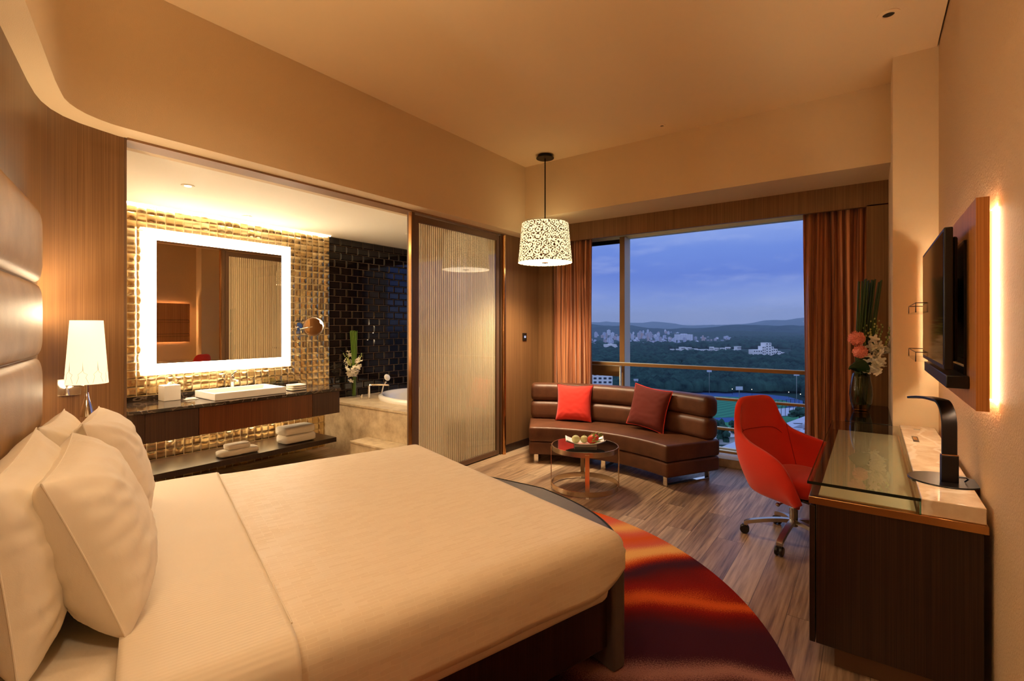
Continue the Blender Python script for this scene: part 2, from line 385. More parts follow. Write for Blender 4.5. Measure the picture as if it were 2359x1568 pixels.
# ================================================================= ROOM SHELL
RX = .351; LX = -3.28; WX = -5.15
ZC = 3.18; ZB = 2.427
out_path = [(.45, -.575), (-1.2, -.045), (-2.397, .331), (-2.85, .474), (-2.976, .518), (-3.055, .553), (-3.129, .600), (-3.185, .655), (-3.229, .728), (-3.256, .813), (LX, .90), (LX, .925)]
in_path = [(.45, -.43), (-1.06, .01), (-2.151, .352), (-2.75, .541), (-2.88, .587), (-2.935, .608), (-2.983, .637), (-3.025, .672), (-3.062, .715), (-3.092, .77), (-3.112, .83), (-3.118, .90), (-3.118, 5.06)]
struct(MB().box(-5.4, .6, -1.0, 5.4, -.12, 0), 'floor', M_floor, label='wood-look plank floor running towards the window')
# main ceiling inside the bulkhead line with a shadow gap to the right wall
cp = [p for p in in_path[:-1]] + [(-3.118, 4.54), (.343, 4.54), (.343, -.40)]
cp = [(.343, -.40)] + [p for p in in_path[1:-1]] + [(-3.118, 4.54), (.122, 4.54), (.122, 4.125), (.343, 4.125)]
struct(MB().prism(cp, ZC, ZC + .03), 'ceiling', M_ceil, label='plain warm cream ceiling')
struct(MB().box(-3.3, .6, -.9, 5.2, ZC + .06, ZC + .12), 'ceiling_slab', M_blackp, label='black slab standing in for shade above the ceiling edge')  # painted black so the edge gap reads as shade
# bulkhead: vertical face + underside
struct(MB().strip(in_path, ZB, ZC + .05, .08, -1) if False else MB().prism(in_path + [(-3.5, 5.06), (-3.5, .7), (-3.3, .3), (-2.4, .1), (.45, -.8)], ZB, ZC + .05),
       'trim_1', M_wall, label='curved cream bulkhead above bathroom opening and headboard')
struct(MB().box(-3.118, .122, 4.54, 5.3, 2.60, ZC + .05), 'trim_2', M_wall, label='cream bulkhead above the window')
struct(MB().box(-3.40, -3.262, .936, 4.375, 2.414, ZB), 'trim_3', mat('track_brown', srgb(150, 114, 80), .6), label='brown door track over the bathroom opening')
# walls
struct(MB().prism(out_path + [(-3.4, .925), (-3.4, .45), (-2.5, .15), (.45, -.75)], 0, ZB), 'wall_headboard', M_wood, label='curved brown veneer wall behind the bed')
struct(MB().box(LX - .012, LX + .004, .925, .936, 0, ZB), 'trim_4', M_bronze, label='bronze edge strip of the veneer wall')
struct(MB().box(-3.40, LX, 4.375, 5.07, 0, ZB), 'wall_left', M_wood, label='brown veneer wall between sliding door and curtain')
struct(MB().box(LX, LX + .012, 4.375, 5.06, 0, .085), 'baseboard_left', M_woodd, label='dark baseboard below the thermostat wall')
struct(MB().box(RX, RX + .15, -1, 5.2, 0, ZC + .1), 'wall_right', M_wallr, label='textured cream wall behind the television')
struct(MB().box(.12, RX + .01, 4.12, 5.2, 0, ZC + .06), 'wall_column', M_wall, label='cream wall pier beside the television panel')
fas = MB().box(-3.26, .12, 5.06, 5.10, 2.40, 2.60); struct(fas, 'trim_5', M_wood, label='brown veneer pelmet above the curtains')
struct(MB().box(-3.30, -3.085, 5.06, 5.10, 0, 2.41), 'trim_6', M_wood, label='brown veneer panel left of the curtains')
struct(MB().box(-.026, .12, 5.06, 5.10, 0, 2.41), 'trim_7', M_wood, label='brown veneer panel right of the curtains')
# window pocket
struct(MB().box(-3.45, -3.22, 5.10, 5.75, 0, 2.75).box(.02, .3, 5.10, 5.75, 0, 2.75).box(-3.45, .3, 5.10, 5.75, 2.5, 2.75), 'wall_window', M_wall, label='reveal around the window behind the curtains')
struct(MB().box(-3.22, .02, 5.22, 5.60, 0, .083), 'trim_8', M_stone, label='low stone sill under the window', bev=.004)
# bathroom shell
struct(MB().box(-5.45, -3.36, .80, 5.2, 2.465, 2.6), 'ceiling_bathroom', M_bathceil, label='bright bathroom ceiling')
struct(MB().box(-5.40, WX - .012, .8, 3.43, 0, 2.6), 'wall_bathroom', M_grout, label='wall behind the gold tiles')
struct(MB().box(-5.40, -3.3, .75, .9, 0, 2.6), 'wall_bathroom_end', M_wall, label='plain end wall of the bathroom')
struct(MB().box(-5.40, -5.185, 3.43, 5.2, 0, 2.6), 'wall_tub', M_dgrout, label='wall behind the black tiles')
struct(MB().box(-5.40, -3.3, 4.98, 5.2, 0, .62).box(-5.40, -3.3, 4.98, 5.2, 2.38, 2.6).box(-5.4, -5.05, 4.98, 5.2, .62, 2.38).box(-3.55, -3.3, 4.98, 5.2, .62, 2.38), 'wall_tub_end', M_dtile, label='black tiled end wall with a window past the bathtub')
w2 = bpy.data.objects.new('window_2', None); COL.objects.link(w2); w2.location = (-4.3, 5.1, .62); WL['window_2'] = Vector(w2.location)
tag(w2, 'bathroom window past the bathtub, seen only in reflections', 'window', kind='structure')
MB().box(-5.05, -3.55, 5.1, 5.106, .62, 2.38).build('window_glass', M_pane, w2)
MB().box(-5.05, -3.55, 5.09, 5.12, .62, .66).box(-5.05, -3.55, 5.09, 5.12, 2.34, 2.38).box(-5.05, -5.01, 5.09, 5.12, .66, 2.34).box(-3.59, -3.55, 5.09, 5.12, .66, 2.34).build('frame', M_bronze, w2)

# gold tiles: dished or domed squares
rnd = random.Random(3); mb = MB(); ts = .0725; ny = int((3.43 - .95) / ts); nz = int(2.465 / ts)
for i in range(ny):
    for j in range(nz):
        y0 = 3.43 - (i + 1) * ts; z0 = 2.465 - (j + 1) * ts
        k = rnd.uniform(-.006, .007); tx, ty = rnd.uniform(-.03, .03), rnd.uniform(-.03, .03); n = 7
        ox, oz = rnd.uniform(-.25, .25), rnd.uniform(-.25, .25); sz = ts - .005
        def fn(a, b):
            p, q = a * 2 - 1, b * 2 - 1; e = max(abs(p), abs(q)); r2 = (p - ox) ** 2 + (q - oz) ** 2
            h = .004 if e < .99 else 0
            return (WX - .006 + h + (k * max(0, 1 - r2) if e < .99 else 0) + .02 * (tx * p + ty * q), y0 + ts / 2 + p * sz / 2, z0 + ts / 2 + q * sz / 2)
        mb.grid(fn, n, n)
o = mb.build('wall_gold_tile', M_gold, smooth=60); tag(o, 'wall of small mirrored gold glass tiles', 'wall', kind='structure')
# black bevelled brick tiles
mb = MB(); th, tw = .0875, .165; j = 0; z0 = 2.465 - th
while z0 > .45:
    y = 3.43 - (tw / 2 if j % 2 else 0)
    while y < 4.98:
        a, b = max(y, 3.432) + .002, min(y + tw, 4.98) - .002
        if b - a > .02:
            x0, x1, bv = -5.185, -5.174, .010; c0, c1 = z0 + .002, z0 + th - .002
            vs = [(x0, a, c0), (x0, b, c0), (x0, b, c1), (x0, a, c1), (x1, a + bv, c0 + bv), (x1, b - bv, c0 + bv), (x1, b - bv, c1 - bv), (x1, a + bv, c1 - bv)]
            mb.add(vs, [(4, 5, 6, 7), (0, 1, 5, 4), (1, 2, 6, 5), (2, 3, 7, 6), (3, 0, 4, 7)])
        y += tw
    z0 -= th; j += 1
o = mb.build('wall_black_tile', M_dtile, smooth=0); tag(o, 'wall of glossy black bevelled brick tiles above the tub', 'wall', kind='structure')

# ------------------------------------------------ window
def box_(n, m, p, *a, **k): return MB().box(*a).build(n, m, p, **k)
wn = bpy.data.objects.new('window_1', None); COL.objects.link(wn); wn.location = (-1.6, 5.6, .083); WL['window_1'] = Vector(wn.location)
tag(wn, 'large window over the wooded valley at dusk', 'window', kind='structure')
MX0, MX1 = -2.402, -2.342
box_('frame', M_alu_g, wn, -3.22, .02, 5.56, 5.64, 2.452, 2.50)
box_('frame', M_alu_g, wn, -3.22, .02, 5.585, 5.635, .083, .105)
box_('mullion', M_alu_w, wn, MX0, MX1, 5.47, 5.478, .083, 2.46)
box_('mullion', M_alu_g, wn, MX0, MX1, 5.478, 5.64, .083, 2.46)  # side painted paler than the front for sky light
box_('sash', M_blackp, wn, -3.2, MX0, 5.57, 5.60, 2.405, 2.452)
box_('sash', M_alu_w, wn, -3.2, MX0, 5.55, 5.60, .80, .935)
box_('sash_rail', M_alu_g, wn, -3.2, MX0, 5.545, 5.55, .925, .935)
box_('window_glass', M_pane, wn, MX1, .02, 5.60, 5.606, .105, 2.452)
box_('window_glass', M_pane, wn, -3.2, MX0, 5.60, 5.606, .105, 2.452)
for z_ in (.945, .64, .335, .10):
    hh = .034 if z_ > .9 else .022
    rl = box_('rail', M_alu_w, wn, -3.2, .02, 5.38, 5.41, z_, z_ + hh)
    MB().box(-3.2, .02, 5.38, 5.415, z_ + hh, z_ + hh + .005).build('rail_cap', M_alu_g, rl)
box_('post', M_alu_g, wn, MX0 + .028, MX0 + .04, 5.40, 5.43, .083, .945)

# ------------------------------------------------ sliding screen door
dr = bpy.data.objects.new('door_1', None); COL.objects.link(dr); dr.location = (-3.30, 3.65, 0); WL['door_1'] = Vector(dr.location)
tag(dr, 'sliding bathroom door of cream vertical reeds behind glass', 'door', kind='structure')
DY0, DY1, DX = 3.035, 4.27, -3.30
f = MB().box(DX - .025, DX + .025, DY0, DY0 + .045, .012, 2.395).box(DX - .025, DX + .025, DY1 - .05, DY1, .012, 2.395)
f.box(DX - .025, DX + .025, DY0 + .045, DY1 - .05, 2.335, 2.395).box(DX - .025, DX + .025, DY0 + .045, DY1 - .05, .012, .06)
f.build('frame', M_bronze, dr, bev=.002)
MB().box(DX + .012, DX + .018, DY0 + .045, DY1 - .05, .06, 2.335).build('door_glass', M_doorg, dr)
mb = MB(); y = DY0 + .052; rr = random.Random(5)
while y < DY1 - .06:
    wd = rr.choice((.015, .018, .021, .017)); mb.box(DX - .006, DX + .004, y, y + wd, .06, 2.335); y += wd + rr.choice((.008, .010, .012, .009))
tag(mb.build('reed_screen', M_rods, dr, smooth=0), 'cream vertical reeds', None)
struct(MB().box(-3.33, -3.268, 2.992, 3.03, 0, 2.414), 'trim_9', M_bronze, label='bronze jamb with a bright edge beside the sliding door', bev=.004)
struct(MB().box(-3.30, -3.266, 2.984, 2.992, 0, 2.41), 'trim_14', M_copper, label='thin bright metal edge at the left of the sliding door')
mb = MB().box(-3.36, -3.27, 4.285, 4.378, 0, 2.41); struct(mb, 'trim_10', M_bronze, label='bronze pocket jamb right of the sliding door')
MB().cyl((-3.255, 4.325, 0), .022, 2.40, 24).build('trim_11', M_copper); tag(bpy.data.objects['trim_11'], 'rounded brass post right of the sliding door', 'trim', kind='structure')

# thermostat
o = thing('thermostat', 'small black thermostat panel on the veneer wall', 'thermostat', (LX, 4.75, 1.28))
box_('panel', M_blackp, o, LX, LX + .012, 4.715, 4.79, 1.235, 1.325, bev=.003)
box_('display', mat('thermostat_display', srgb(150, 170, 200), .3, emit=srgb(170, 195, 240), estr=.8), o, LX + .012, LX + .013, 4.738, 4.768, 1.268, 1.292)
box_('display_core', M_blackp, o, LX + .0131, LX + .0136, 4.746, 4.760, 1.274, 1.286)

# ceiling fittings
def fitting(x, y, z, r, name, label, cat, m1=M_ceil, m2=M_blackp, emit=None, group=None):
    o = thing(name, label, cat, (x, y, z), group=group)
    MB().lathe([(r, 0), (r, -.004), (r * .55, -.006), (r * .5, .0)], (x, y, z), 28, cap=False).build('trim_ring', m1, o)
    MB().lathe([(r * .52, -.001), (.0005, -.001)], (x, y, z), 24, cap=False).build('lens', emit or m2, o); return o
fitting(.084, 3.536, ZC, .055, 'ceiling_spotlight', 'unlit round spotlight recessed in the ceiling near the right wall', 'spotlight')
fitting(-1.492, 4.31, ZC, .03, 'sprinkler', 'small round sprinkler cover in the ceiling near the window bulkhead', 'sprinkler', m2=M_black)
M_dl = mat('downlight_lens', (1, 1, 1, 1), .5, emit=(1, .86, .66, 1), estr=30)
for i, (x, y, lb) in enumerate(((-4.17, 1.57, 'lit downlight in the bathroom ceiling nearer the veneer wall'), (-4.87, 2.34, 'lit downlight in the bathroom ceiling nearer the mirror wall'),
                  (-4.3, 3.9, 'lit downlight in the bathroom ceiling over the bathtub'))):
    fitting(x, y, 2.465, .045, 'downlight', lb, 'downlight', m1=M_bathceil, emit=M_dl)
    lamp('downlight_beam', 'SPOT', (x, y, 2.44), 42 if y < 3 else 22, WARM2, spot_size=R(110), spot_blend=.8, shadow_soft_size=.04)
for i, (x, y, p) in enumerate(BED_FILL):
    lamp('added_bed_spot', 'SPOT', (x, y, ZC - .03), p * KB, WARM, spot_size=R(140), spot_blend=1, shadow_soft_size=.10)  # no fitting here, spots added for overall brightness
box_('trim_12', M_cove, None, -5.13, -5.115, .95, 3.42, 2.455, 2.462); tag(bpy.data.objects['trim_12'], 'thin lit cove strip above the gold tiles', 'trim', kind='structure')
# ================================================================= BED
BA = R(72.6); BC = Vector((-1.7175, 2.125, 0)); BM = Matrix.Translation(BC) @ Matrix.Rotation(BA, 4, 'Z')
bed = thing('bed', 'large double bed with bronze leather headboard and curved taupe foot bench', 'bed', BC, BA)
MB().box(-1.86, -.02, -.94, .87, .30, .562).build('mattress', M_mat, bed, local=True, bev=.05, seg=4)
for s_, y0 in (('near', -.90), ('far', .80)):
    MB().box(-1.86, -.0, y0, y0 + .04, .10, .37).build('side_rail', M_woodd, bed, local=True, bev=.003)
MB().box(-1.80, -.02, -.86, .80, .20, .30).build('bed_base', M_woodd, bed, local=True)
for x, y in ((-1.7, -.8), (-1.7, .74), (-.5, -.8), (-.5, .74)): MB().box(x, x + .06, y, y + .06, 0, .20).build('leg', M_woodd, bed, local=True)
ol = []
for k in range(41):
    q = -1 + 2 * k / 40; ol.append((.05 + .33 * (1 - abs(q) ** (3 if q < 0 else 1.1)), -.035 + q * .90))
fb = MB().prism([(-.015, -.935)] + ol + [(-.015, .865)], .012, .44).build('foot_bench', M_grey, bed, local=True, bev=.012, seg=3)
MB().tube([(x + .001, y, .437) for x, y in ol[2:]], .0045, 6).build('piping', M_blackp, fb, local=True)
def puff(x0, x1, y0, y1, z0, z1, rd=.03, nn=24):    # padded wall panel bulging along +x
    def fn(a, b):
        p, q = a * 2 - 1, b * 2 - 1
        e = 1 - max(0, (abs(p) - .0)) ** 14; g = 1 - abs(q) ** 5
        px = math.copysign(min(1, abs(p)), p)
        return (x0 + (x1 - x0) * (max(0, e) ** .5) * (.35 + .65 * max(0, g) ** .5), (y0 + y1) / 2 + px * (y1 - y0) / 2, (z0 + z1) / 2 + q * (z1 - z0) / 2)
    return MB().grid(fn, 60, nn)
hb = MB().box(-1.913, -1.885, -1.3, .60, .30, 1.87).build('headboard_back', M_head, bed, local=True)
for k in range(5):
    z1 = 1.885 - .306 * k; puff(-1.905, -1.852, -1.32, .612, z1 - .304, z1).build('headboard_panel', M_head, bed, local=True)
def cloth(x0, x1, ztop, yf, yn, zf, zn, foot=False, lift=0, nx=70, amp=.006, seed=0, rd=.075):
    prof = []                                          # (y, z, isdrop) from far hem to near hem
    for k in range(7): prof.append((yf, zf + (ztop - rd - zf) * k / 7))
    for k in range(8): a = R(90 * k / 7); prof.append((yf - rd * (1 - math.cos(a)), ztop - rd + rd * math.sin(a)))
    for k in range(1, 48): prof.append((yf - rd + (yn + rd - (yf - rd)) * k / 48, ztop))
    for k in range(8): a = R(90 * (1 - k / 7)); prof.append((yn + rd * (1 - math.cos(a)), ztop - rd + rd * math.sin(a)))
    for k in range(1, 8): prof.append((yn, ztop - rd + (zn - ztop + rd) * k / 7))
    rows = [(x0 + (x1 - rd - x0) * i / nx, ztop + 9) for i in range(nx + 1)] if foot else [(x0 + (x1 - x0) * i / nx, ztop + 9) for i in range(nx + 1)]
    if foot:
        for k in range(1, 8): a = R(90 * k / 7); rows.append((x1 - rd + rd * math.sin(a), ztop - rd + rd * math.cos(a)))
        rows.append((x1, ztop - rd - .05))
    vs = []; n = len(prof)
    for i, (x, zc) in enumerate(rows):
        for j, (y, z) in enumerate(prof):
            w_ = noise.noise(Vector((x * 2.2, y * 2.2, seed))) * amp + noise.noise(Vector((x * 6, y * 5, seed + 4))) * amp * .35
            if z < ztop - rd:
                side = 1 if y > 0 else -1; dp = (ztop - rd - z) / .15
                y += side * (.004 + .012 * dp * noise.noise(Vector((x * 3, seed, side))))
                if foot: z += .07 * max(0, (x - x1 + .25) / .25) ** 3 * dp + .01 * noise.noise(Vector((x * 2, 3, side)))
                vs.append((x, y, min(z, max(zc, z if zc > ztop else zc)))); continue
            if zc < ztop:                              # foot roll, pull the corners in a little
                dz = ztop - zc; y *= 1 - .01 * dz / .08; z = min(z, zc + w_ * .3); vs.append((x, y, z)); continue
            vs.append((x, y, z + w_ + lift * 0))
    mb = MB(); m = len(rows)
    mb.add(vs, [(i * n + j, i * n + j + 1, (i + 1) * n + j + 1, (i + 1) * n + j) for i in range(m - 1) for j in range(n - 1)])
    return mb
dv = thing('duvet', 'pale satin duvet with woven pattern covering the lower bed', 'duvet', BC, BA)
cloth(-1.34, .022, .590, .885, -.955, .36, .37, foot=True, seed=2).build('cover', M_duvet, dv, local=True, smooth=180, solid=.012)
sh = thing('folded_sheet', 'finely ribbed white sheet folded down over the duvet below the pillows', 'bedsheet', BC, BA)
cloth(-1.57, -1.205, .604, .895, -.98, .34, .35, seed=5, nx=26, amp=.004).build('turned_down_band', M_sheet, sh, local=True, smooth=180, solid=.010)
MB().tube([(-1.203, .81 - 1.68 * k / 40, .610) for k in range(41)], .0025, 8).build('hem', M_sheet, sh, local=True)

def cushion_mesh(a, b, T, wr=.0, pinch=.10, seed=0, N=40, pw=.5, drop=0):
    def surf(sg):
        def fn(i, j):
            x, y = i * 2 - 1, j * 2 - 1
            X = a * x * (1 - pinch * (1 - y * y) * abs(x) ** 2); Y = b * y * (1 - pinch * (1 - x * x) * abs(y) ** 2)
            h = max(0, (1 - x ** 4) * (1 - y ** 4)) ** pw * (1 - .22 * (x * x + y * y) / 2)
            c = min(1, (abs(x) * abs(y)) ** 1.5 * 1.6)
            z = sg * T * h + wr * h * (1 - h * .6) * noise.noise(Vector((x * 3 + seed, y * 6, sg * 3 + seed))) + wr * .9 * c * (1 - abs(x * y)) * math.sin(18 * (abs(x) - abs(y))) * h
            if drop: Y -= drop * (1 - x * x) * (y + 1) * .5 * .0
            return (X, Y, z)
        return fn
    return MB().grid(surf(1), N, N).grid(surf(-1), N, N)
def rim_path(a, b, pinch, N=48):
    P = []
    for side in range(4):
        for k in range(N // 4):
            q = -1 + 2 * k / (N // 4); x, y = ((q, -1), (1, q), (-q, 1), (-1, -q))[side]
            P.append((a * x * (1 - pinch * (1 - y * y) * abs(x) ** 2), b * y * (1 - pinch * (1 - x * x) * abs(y) ** 2), 0))
    return P
def pillow(label, w0, w1, xb, xt, zb, zt, T, seed, tw=0, roll=0):
    """stands on the bed, leaning on the headboard; w measured across the bed"""
    c = Vector(((xb + xt) / 2, -(w0 + w1) / 2, (zb + zt) / 2)); up = Vector((xt - xb, 0, zt - zb)); hh = up.length / 2; up.normalize()
    wd = Vector((0, -1, 0)); wd = Matrix.Rotation(tw, 3, 'Z') @ wd; nz = wd.cross(up)
    M = Matrix((wd, up, nz)).transposed(); M = M @ Matrix.Rotation(roll, 3, 'Z')
    base = BM @ Vector((xb, -(w0 + w1) / 2, zb))
    t_ = thing('pillow', label, 'pillow', base, BA, group='white pillows leaning on the headboard')
    off = c - Vector((xb, -(w0 + w1) / 2, zb)); M4 = Matrix.Translation(off) @ M.to_4x4()
    a = (w1 - w0) / 2
    cushion_mesh(a, hh, T, wr=.017, seed=seed, N=60, pinch=.07, pw=.55).xf(M4).build('pillow_case', M_pillow, t_, local=True, smooth=180)
    MB().tube(rim_path(a, hh, .07), .0022, 6, closed=True).xf(M4).build('seam', M_pillow, t_, local=True)
    return t_
pillow('white pillow at the back of the pile on the bathroom side', -.575, .04, -1.75, -1.80, .585, 1.055, .09, 1, roll=R(2))
pillow('white pillow at the back of the pile at the left edge of the photo', .06, .74, -1.745, -1.80, .585, 1.06, .095, 5, roll=R(-2))
pillow('white pillow at the front of the pile on the bathroom side', -.62, .02, -1.56, -1.69, .600, 1.05, .115, 9, roll=R(2))
pillow('white pillow at the front of the pile nearest the camera', .02, .68, -1.555, -1.715, .600, 1.035, .120, 14, roll=R(-1))

# ================================================================= RUG
def rug(t, b):
    v = t.coord(); sx = t.node('ShaderNodeSeparateXYZ', {0: v}); x, y = sx.outputs[0], sx.outputs[1]
    a = R(29); q = t.math('SUBTRACT', t.math('MULTIPLY', y, math.cos(a)), t.math('MULTIPLY', x, math.sin(a)))
    lowf = t.noise(t.coord(scale=(1, 1, 1)), 1.3, 2, .5); grit = t.noise(v, 170, 4, .8)
    pp = t.math('ADD', t.math('MULTIPLY', x, math.cos(a)), t.math('MULTIPLY', y, math.sin(a)))
    tt = t.node('ShaderNodeClamp', {0: t.math('MULTIPLY', t.math('SUBTRACT', q, .3), 3.3)}).outputs[0]
    q = t.math('SUBTRACT', q, t.math('MULTIPLY', t.math('MULTIPLY', tt, .50), t.math('SUBTRACT', pp, 1.2)))
    pos = t.math('ADD', q, t.math('MULTIPLY', t.math('SUBTRACT', lowf, .5), .34))
    pos = t.math('ADD', pos, t.math('MULTIPLY', t.math('SUBTRACT', grit, .5), .24))
    f = t.math('ADD', t.math('MULTIPLY', pos, .25), .5)
    P, W, O, Rr, L, K, Pk = srgb(70, 28, 40), srgb(104, 20, 16), srgb(222, 92, 30), srgb(150, 28, 12), srgb(248, 186, 110), srgb(222, 104, 84), srgb(176, 124, 112)
    return_c = t.ramp(f, RUGSTOPS(P, W, O, Rr, L, K, Pk)); t.l.new(return_c, b.inputs['Base Color']); bump(t, b, t.noise(v, 420, 2), .8, .006)
def RUGSTOPS(P, W, O, Rr, L, K, Pk):
    D = [(-1.75, P), (-1.3, O), (-1.15, Rr), (-.9, P), (-.35, P), (-.27, Pk), (-.20, P), (.02, P), (.12, W), (.19, Rr), (.235, O), (.275, O), (.31, Rr), (.40, W), (.45, P), (.50, P), (.54, Rr), (.58, O), (.64, L), (.72, L), (.80, K), (.92, O), (1.02, K), (1.12, L), (1.25, K), (1.4, O), (1.55, Rr), (1.7, P)]
    return [(d / 4 + .5, c) for d, c in D]
def _split_ramp(): pass
M_rug = mat('streaked_wool_rug', rough=.95, spec=.1, fn=rug)
o = thing('round_rug', 'round rug streaked purple, red and orange under the foot of the bed', 'rug', (-1.911, 1.582, 0))
rp = []
for k in range(240):
    a = 2 * math.pi * k / 240; X_, Y_ = -1.911 + 1.792 * math.cos(a), 1.582 + 1.792 * math.sin(a); X_ = max(X_, -3.05)
    lx_ = (X_ - BC.x) * math.cos(BA) + (Y_ - BC.y) * math.sin(BA)
    if lx_ < -1.70: X_ += (-1.70 - lx_) * math.cos(BA); Y_ += (-1.70 - lx_) * math.sin(BA)
    rp.append((X_, Y_))
MB().prism(rp, .001, .012).build('pile', M_rug, o, bev=.004)

# ================================================================= SCONCE
SX, SY = -3.00, .702; wp = Vector((-3.195, .665, 0)); dr_ = (Vector((SX, SY, 0)) - wp).normalized(); ang = math.atan2(.69, .72)
o = thing('wall_lamp', 'chrome bedside wall lamp with tapered linen shade and small reading cone', 'wall lamp', (wp.x, wp.y, 1.1))
MB().obox((wp.x + .02, wp.y + .0, 1.105), (.03, .105, .082), rot=ang - .75).build('back_plate', M_chrome, o, bev=.002)
MB().tube([(wp.x + .03, wp.y + .005, 1.118), (SX, SY, 1.118)], .0065, 12).build('arm', M_chrome, o)
MB().cyl((SX, SY, 1.09), .009, .06).build('stem', M_chrome, o)
sd = MB().lathe([(.080, 1.131), (.0605, 1.429)], (SX, SY, 0), 48, cap=False).build('lamp_shade', M_sshade, o, solid=.002)
SQ = [(-.022, .0), (-.014, .03), (-.018, .042), (-.004, .055), (0, .06), (0, .10), (.002, .06), (.005, .05), (.018, .042), (.012, .028), (.022, .0)]
mbq = MB()
for k in range(6):
    a0 = R(-150 + k * 42); P = []
    for dx, dz in SQ[:4] if 0 else SQ:
        rr_ = .0812 - (.0195 * (dz + .008) / .298); P.append((SX + rr_ * math.cos(a0 + dx / .08), SY + rr_ * math.sin(a0 + dx / .08), 1.137 + dz))
    mbq.tube(P, .0009, 4)
mbq.build('shade_pattern', M_white, sd)
MB().lathe([(.0285, .977), (.0285, .990), (.009, 1.065), (.006, 1.09)], (SX, SY, 0), 32).build('reading_cone', M_chrome, o)
MB().lathe([(.024, .9765), (.0005, .9765)], (SX, SY, 0), 24, cap=False).build('reading_lens', M_dl, o)
lamp('sconce_bulb', 'POINT', (SX, SY, 1.46), 4, WARM2, shadow_soft_size=.04)
lamp('sconce_bulb_low', 'POINT', (SX, SY, 1.115), 1.2, WARM2, shadow_soft_size=.03)
lamp('added_bulb_near', 'POINT', (-1.0, .22, 1.50), 5, WARM2, shadow_soft_size=.05)  # unseen bulb added near the camera, no lamp modelled
lamp('added_uplight_near', 'SPOT', (-1.0, .22, 1.50), 95, WARM2, spot_size=R(120), spot_blend=.9, shadow_soft_size=.06, rot=(R(180), 0, 0))  # unseen upward spot added to brighten the ceiling
lamp('wall_lamp_up', 'SPOT', (SX, SY, 1.44), 16, WARM2, spot_size=R(120), spot_blend=.9, shadow_soft_size=.06, rot=(R(180), 0, 0))
lamp('sconce_reading', 'SPOT', (SX, SY, .97), 1.5, WARM2, spot_size=R(80), spot_blend=.6, shadow_soft_size=.015)

# ================================================================= PENDANT
PX, PY = -2.735, 4.345
o = thing('pendant_lamp', 'damask patterned drum pendant lamp hanging in the window corner', 'pendant lamp', (PX, PY, ZC))
MB().lathe([(.088, -.045), (.085, -.05), (.02, -.05)] and [(.075, 0), (.075, -.022), (.092, -.028), (.092, -.034), (.0005, -.034)], (PX, PY, ZC), 36, cap=False).build('canopy', M_black, o)
MB().cyl((PX, PY, 2.47), .0065, ZC - .03 - 2.47).build('rod', M_black, o)
def dfn(a, b):
    th = a * 2 * math.pi; r_ = .280 - .038 * b; return (PX + r_ * math.cos(th), PY + r_ * math.sin(th), 2.062 + b * .405)
shd = MB().grid(dfn, 97, 12); so = shd.build('drum_shade', M_pshade, o, smooth=180)
uv = so.data.uv_layers.new(name='UV')
for lp in so.data.loops:
    v = so.data.vertices[lp.vertex_index]; i = lp.vertex_index // 12; j = lp.vertex_index % 12; uv.data[lp.index].uv = (i / 96, j / 11)
MB().lathe([(.276, .004), (.276, .010), (.0005, .010)], (PX, PY, 2.062), 64, cap=False).build('diffuser', M_pdiff, o)
MB().lathe([(.036, -.001), (.036, .004), (.008, .004), (.006, -.010), (.0005, -.012)], (PX, PY, 2.062), 28, cap=False).build('finial', mat('brass_finial', srgb(150, 110, 66), .4, metal=.6), o)
MB().lathe([(.241, .405), (.238, .407), (.0005, .407)], (PX, PY, 2.062), 64, cap=False).build('top_cover', M_pshade, o)
lamp('pendant_bulb', 'SPOT', (PX, PY, 2.05), 190, WARM2, spot_size=R(140), spot_blend=1.0, shadow_soft_size=.2)

# ================================================================= CURTAINS
def curtain_mesh(x0, x1, y, z0, z1, folds, amp, name, label, seed):
    rr = random.Random(seed); n = folds * 10; ph = [rr.uniform(-.5, .5) for _ in range(folds + 2)]; am = [rr.uniform(.6, 1.15) for _ in range(folds + 2)]
    def fn(a, b):
        k = a * folds; i = int(min(k, folds - 1e-6)); s_ = math.sin(2 * math.pi * (k + .12 * math.sin(b * 4 + i) * 1)) * am[i] * amp * (.75 + .25 * b)
        x = x0 + (x1 - x0) * a + .010 * math.sin(4 * math.pi * k) + .006 * math.sin(b * 5 + a * 9)
        return (x, y + s_ + .02 * noise.noise(Vector((a * 6, b * 1.5, seed))), z0 + (z1 - z0) * b)
    mb = MB().grid(fn, n + 1, 14); o = mb.build('curtain', M_curt, smooth=180, solid=.003); tag(o, label, 'curtain')
    o.name = name
    uv = o.data.uv_layers.new(name='UV')
    for lp in o.data.loops:
        i = lp.vertex_index // 14; j = lp.vertex_index % 14; uv.data[lp.index].uv = (i / n * (x1 - x0) * 1.6, j / 13)
    return o
curtain_mesh(-3.165, -2.60, 5.16, .012, 2.47, 9, .040, 'curtain', 'copper brown striped curtain drawn to the left behind the sofa', 3)
curtain_mesh(-.485, -.005, 5.16, .012, 2.47, 8, .042, 'curtain', 'copper brown striped curtain drawn to the right behind the flower vase', 8)

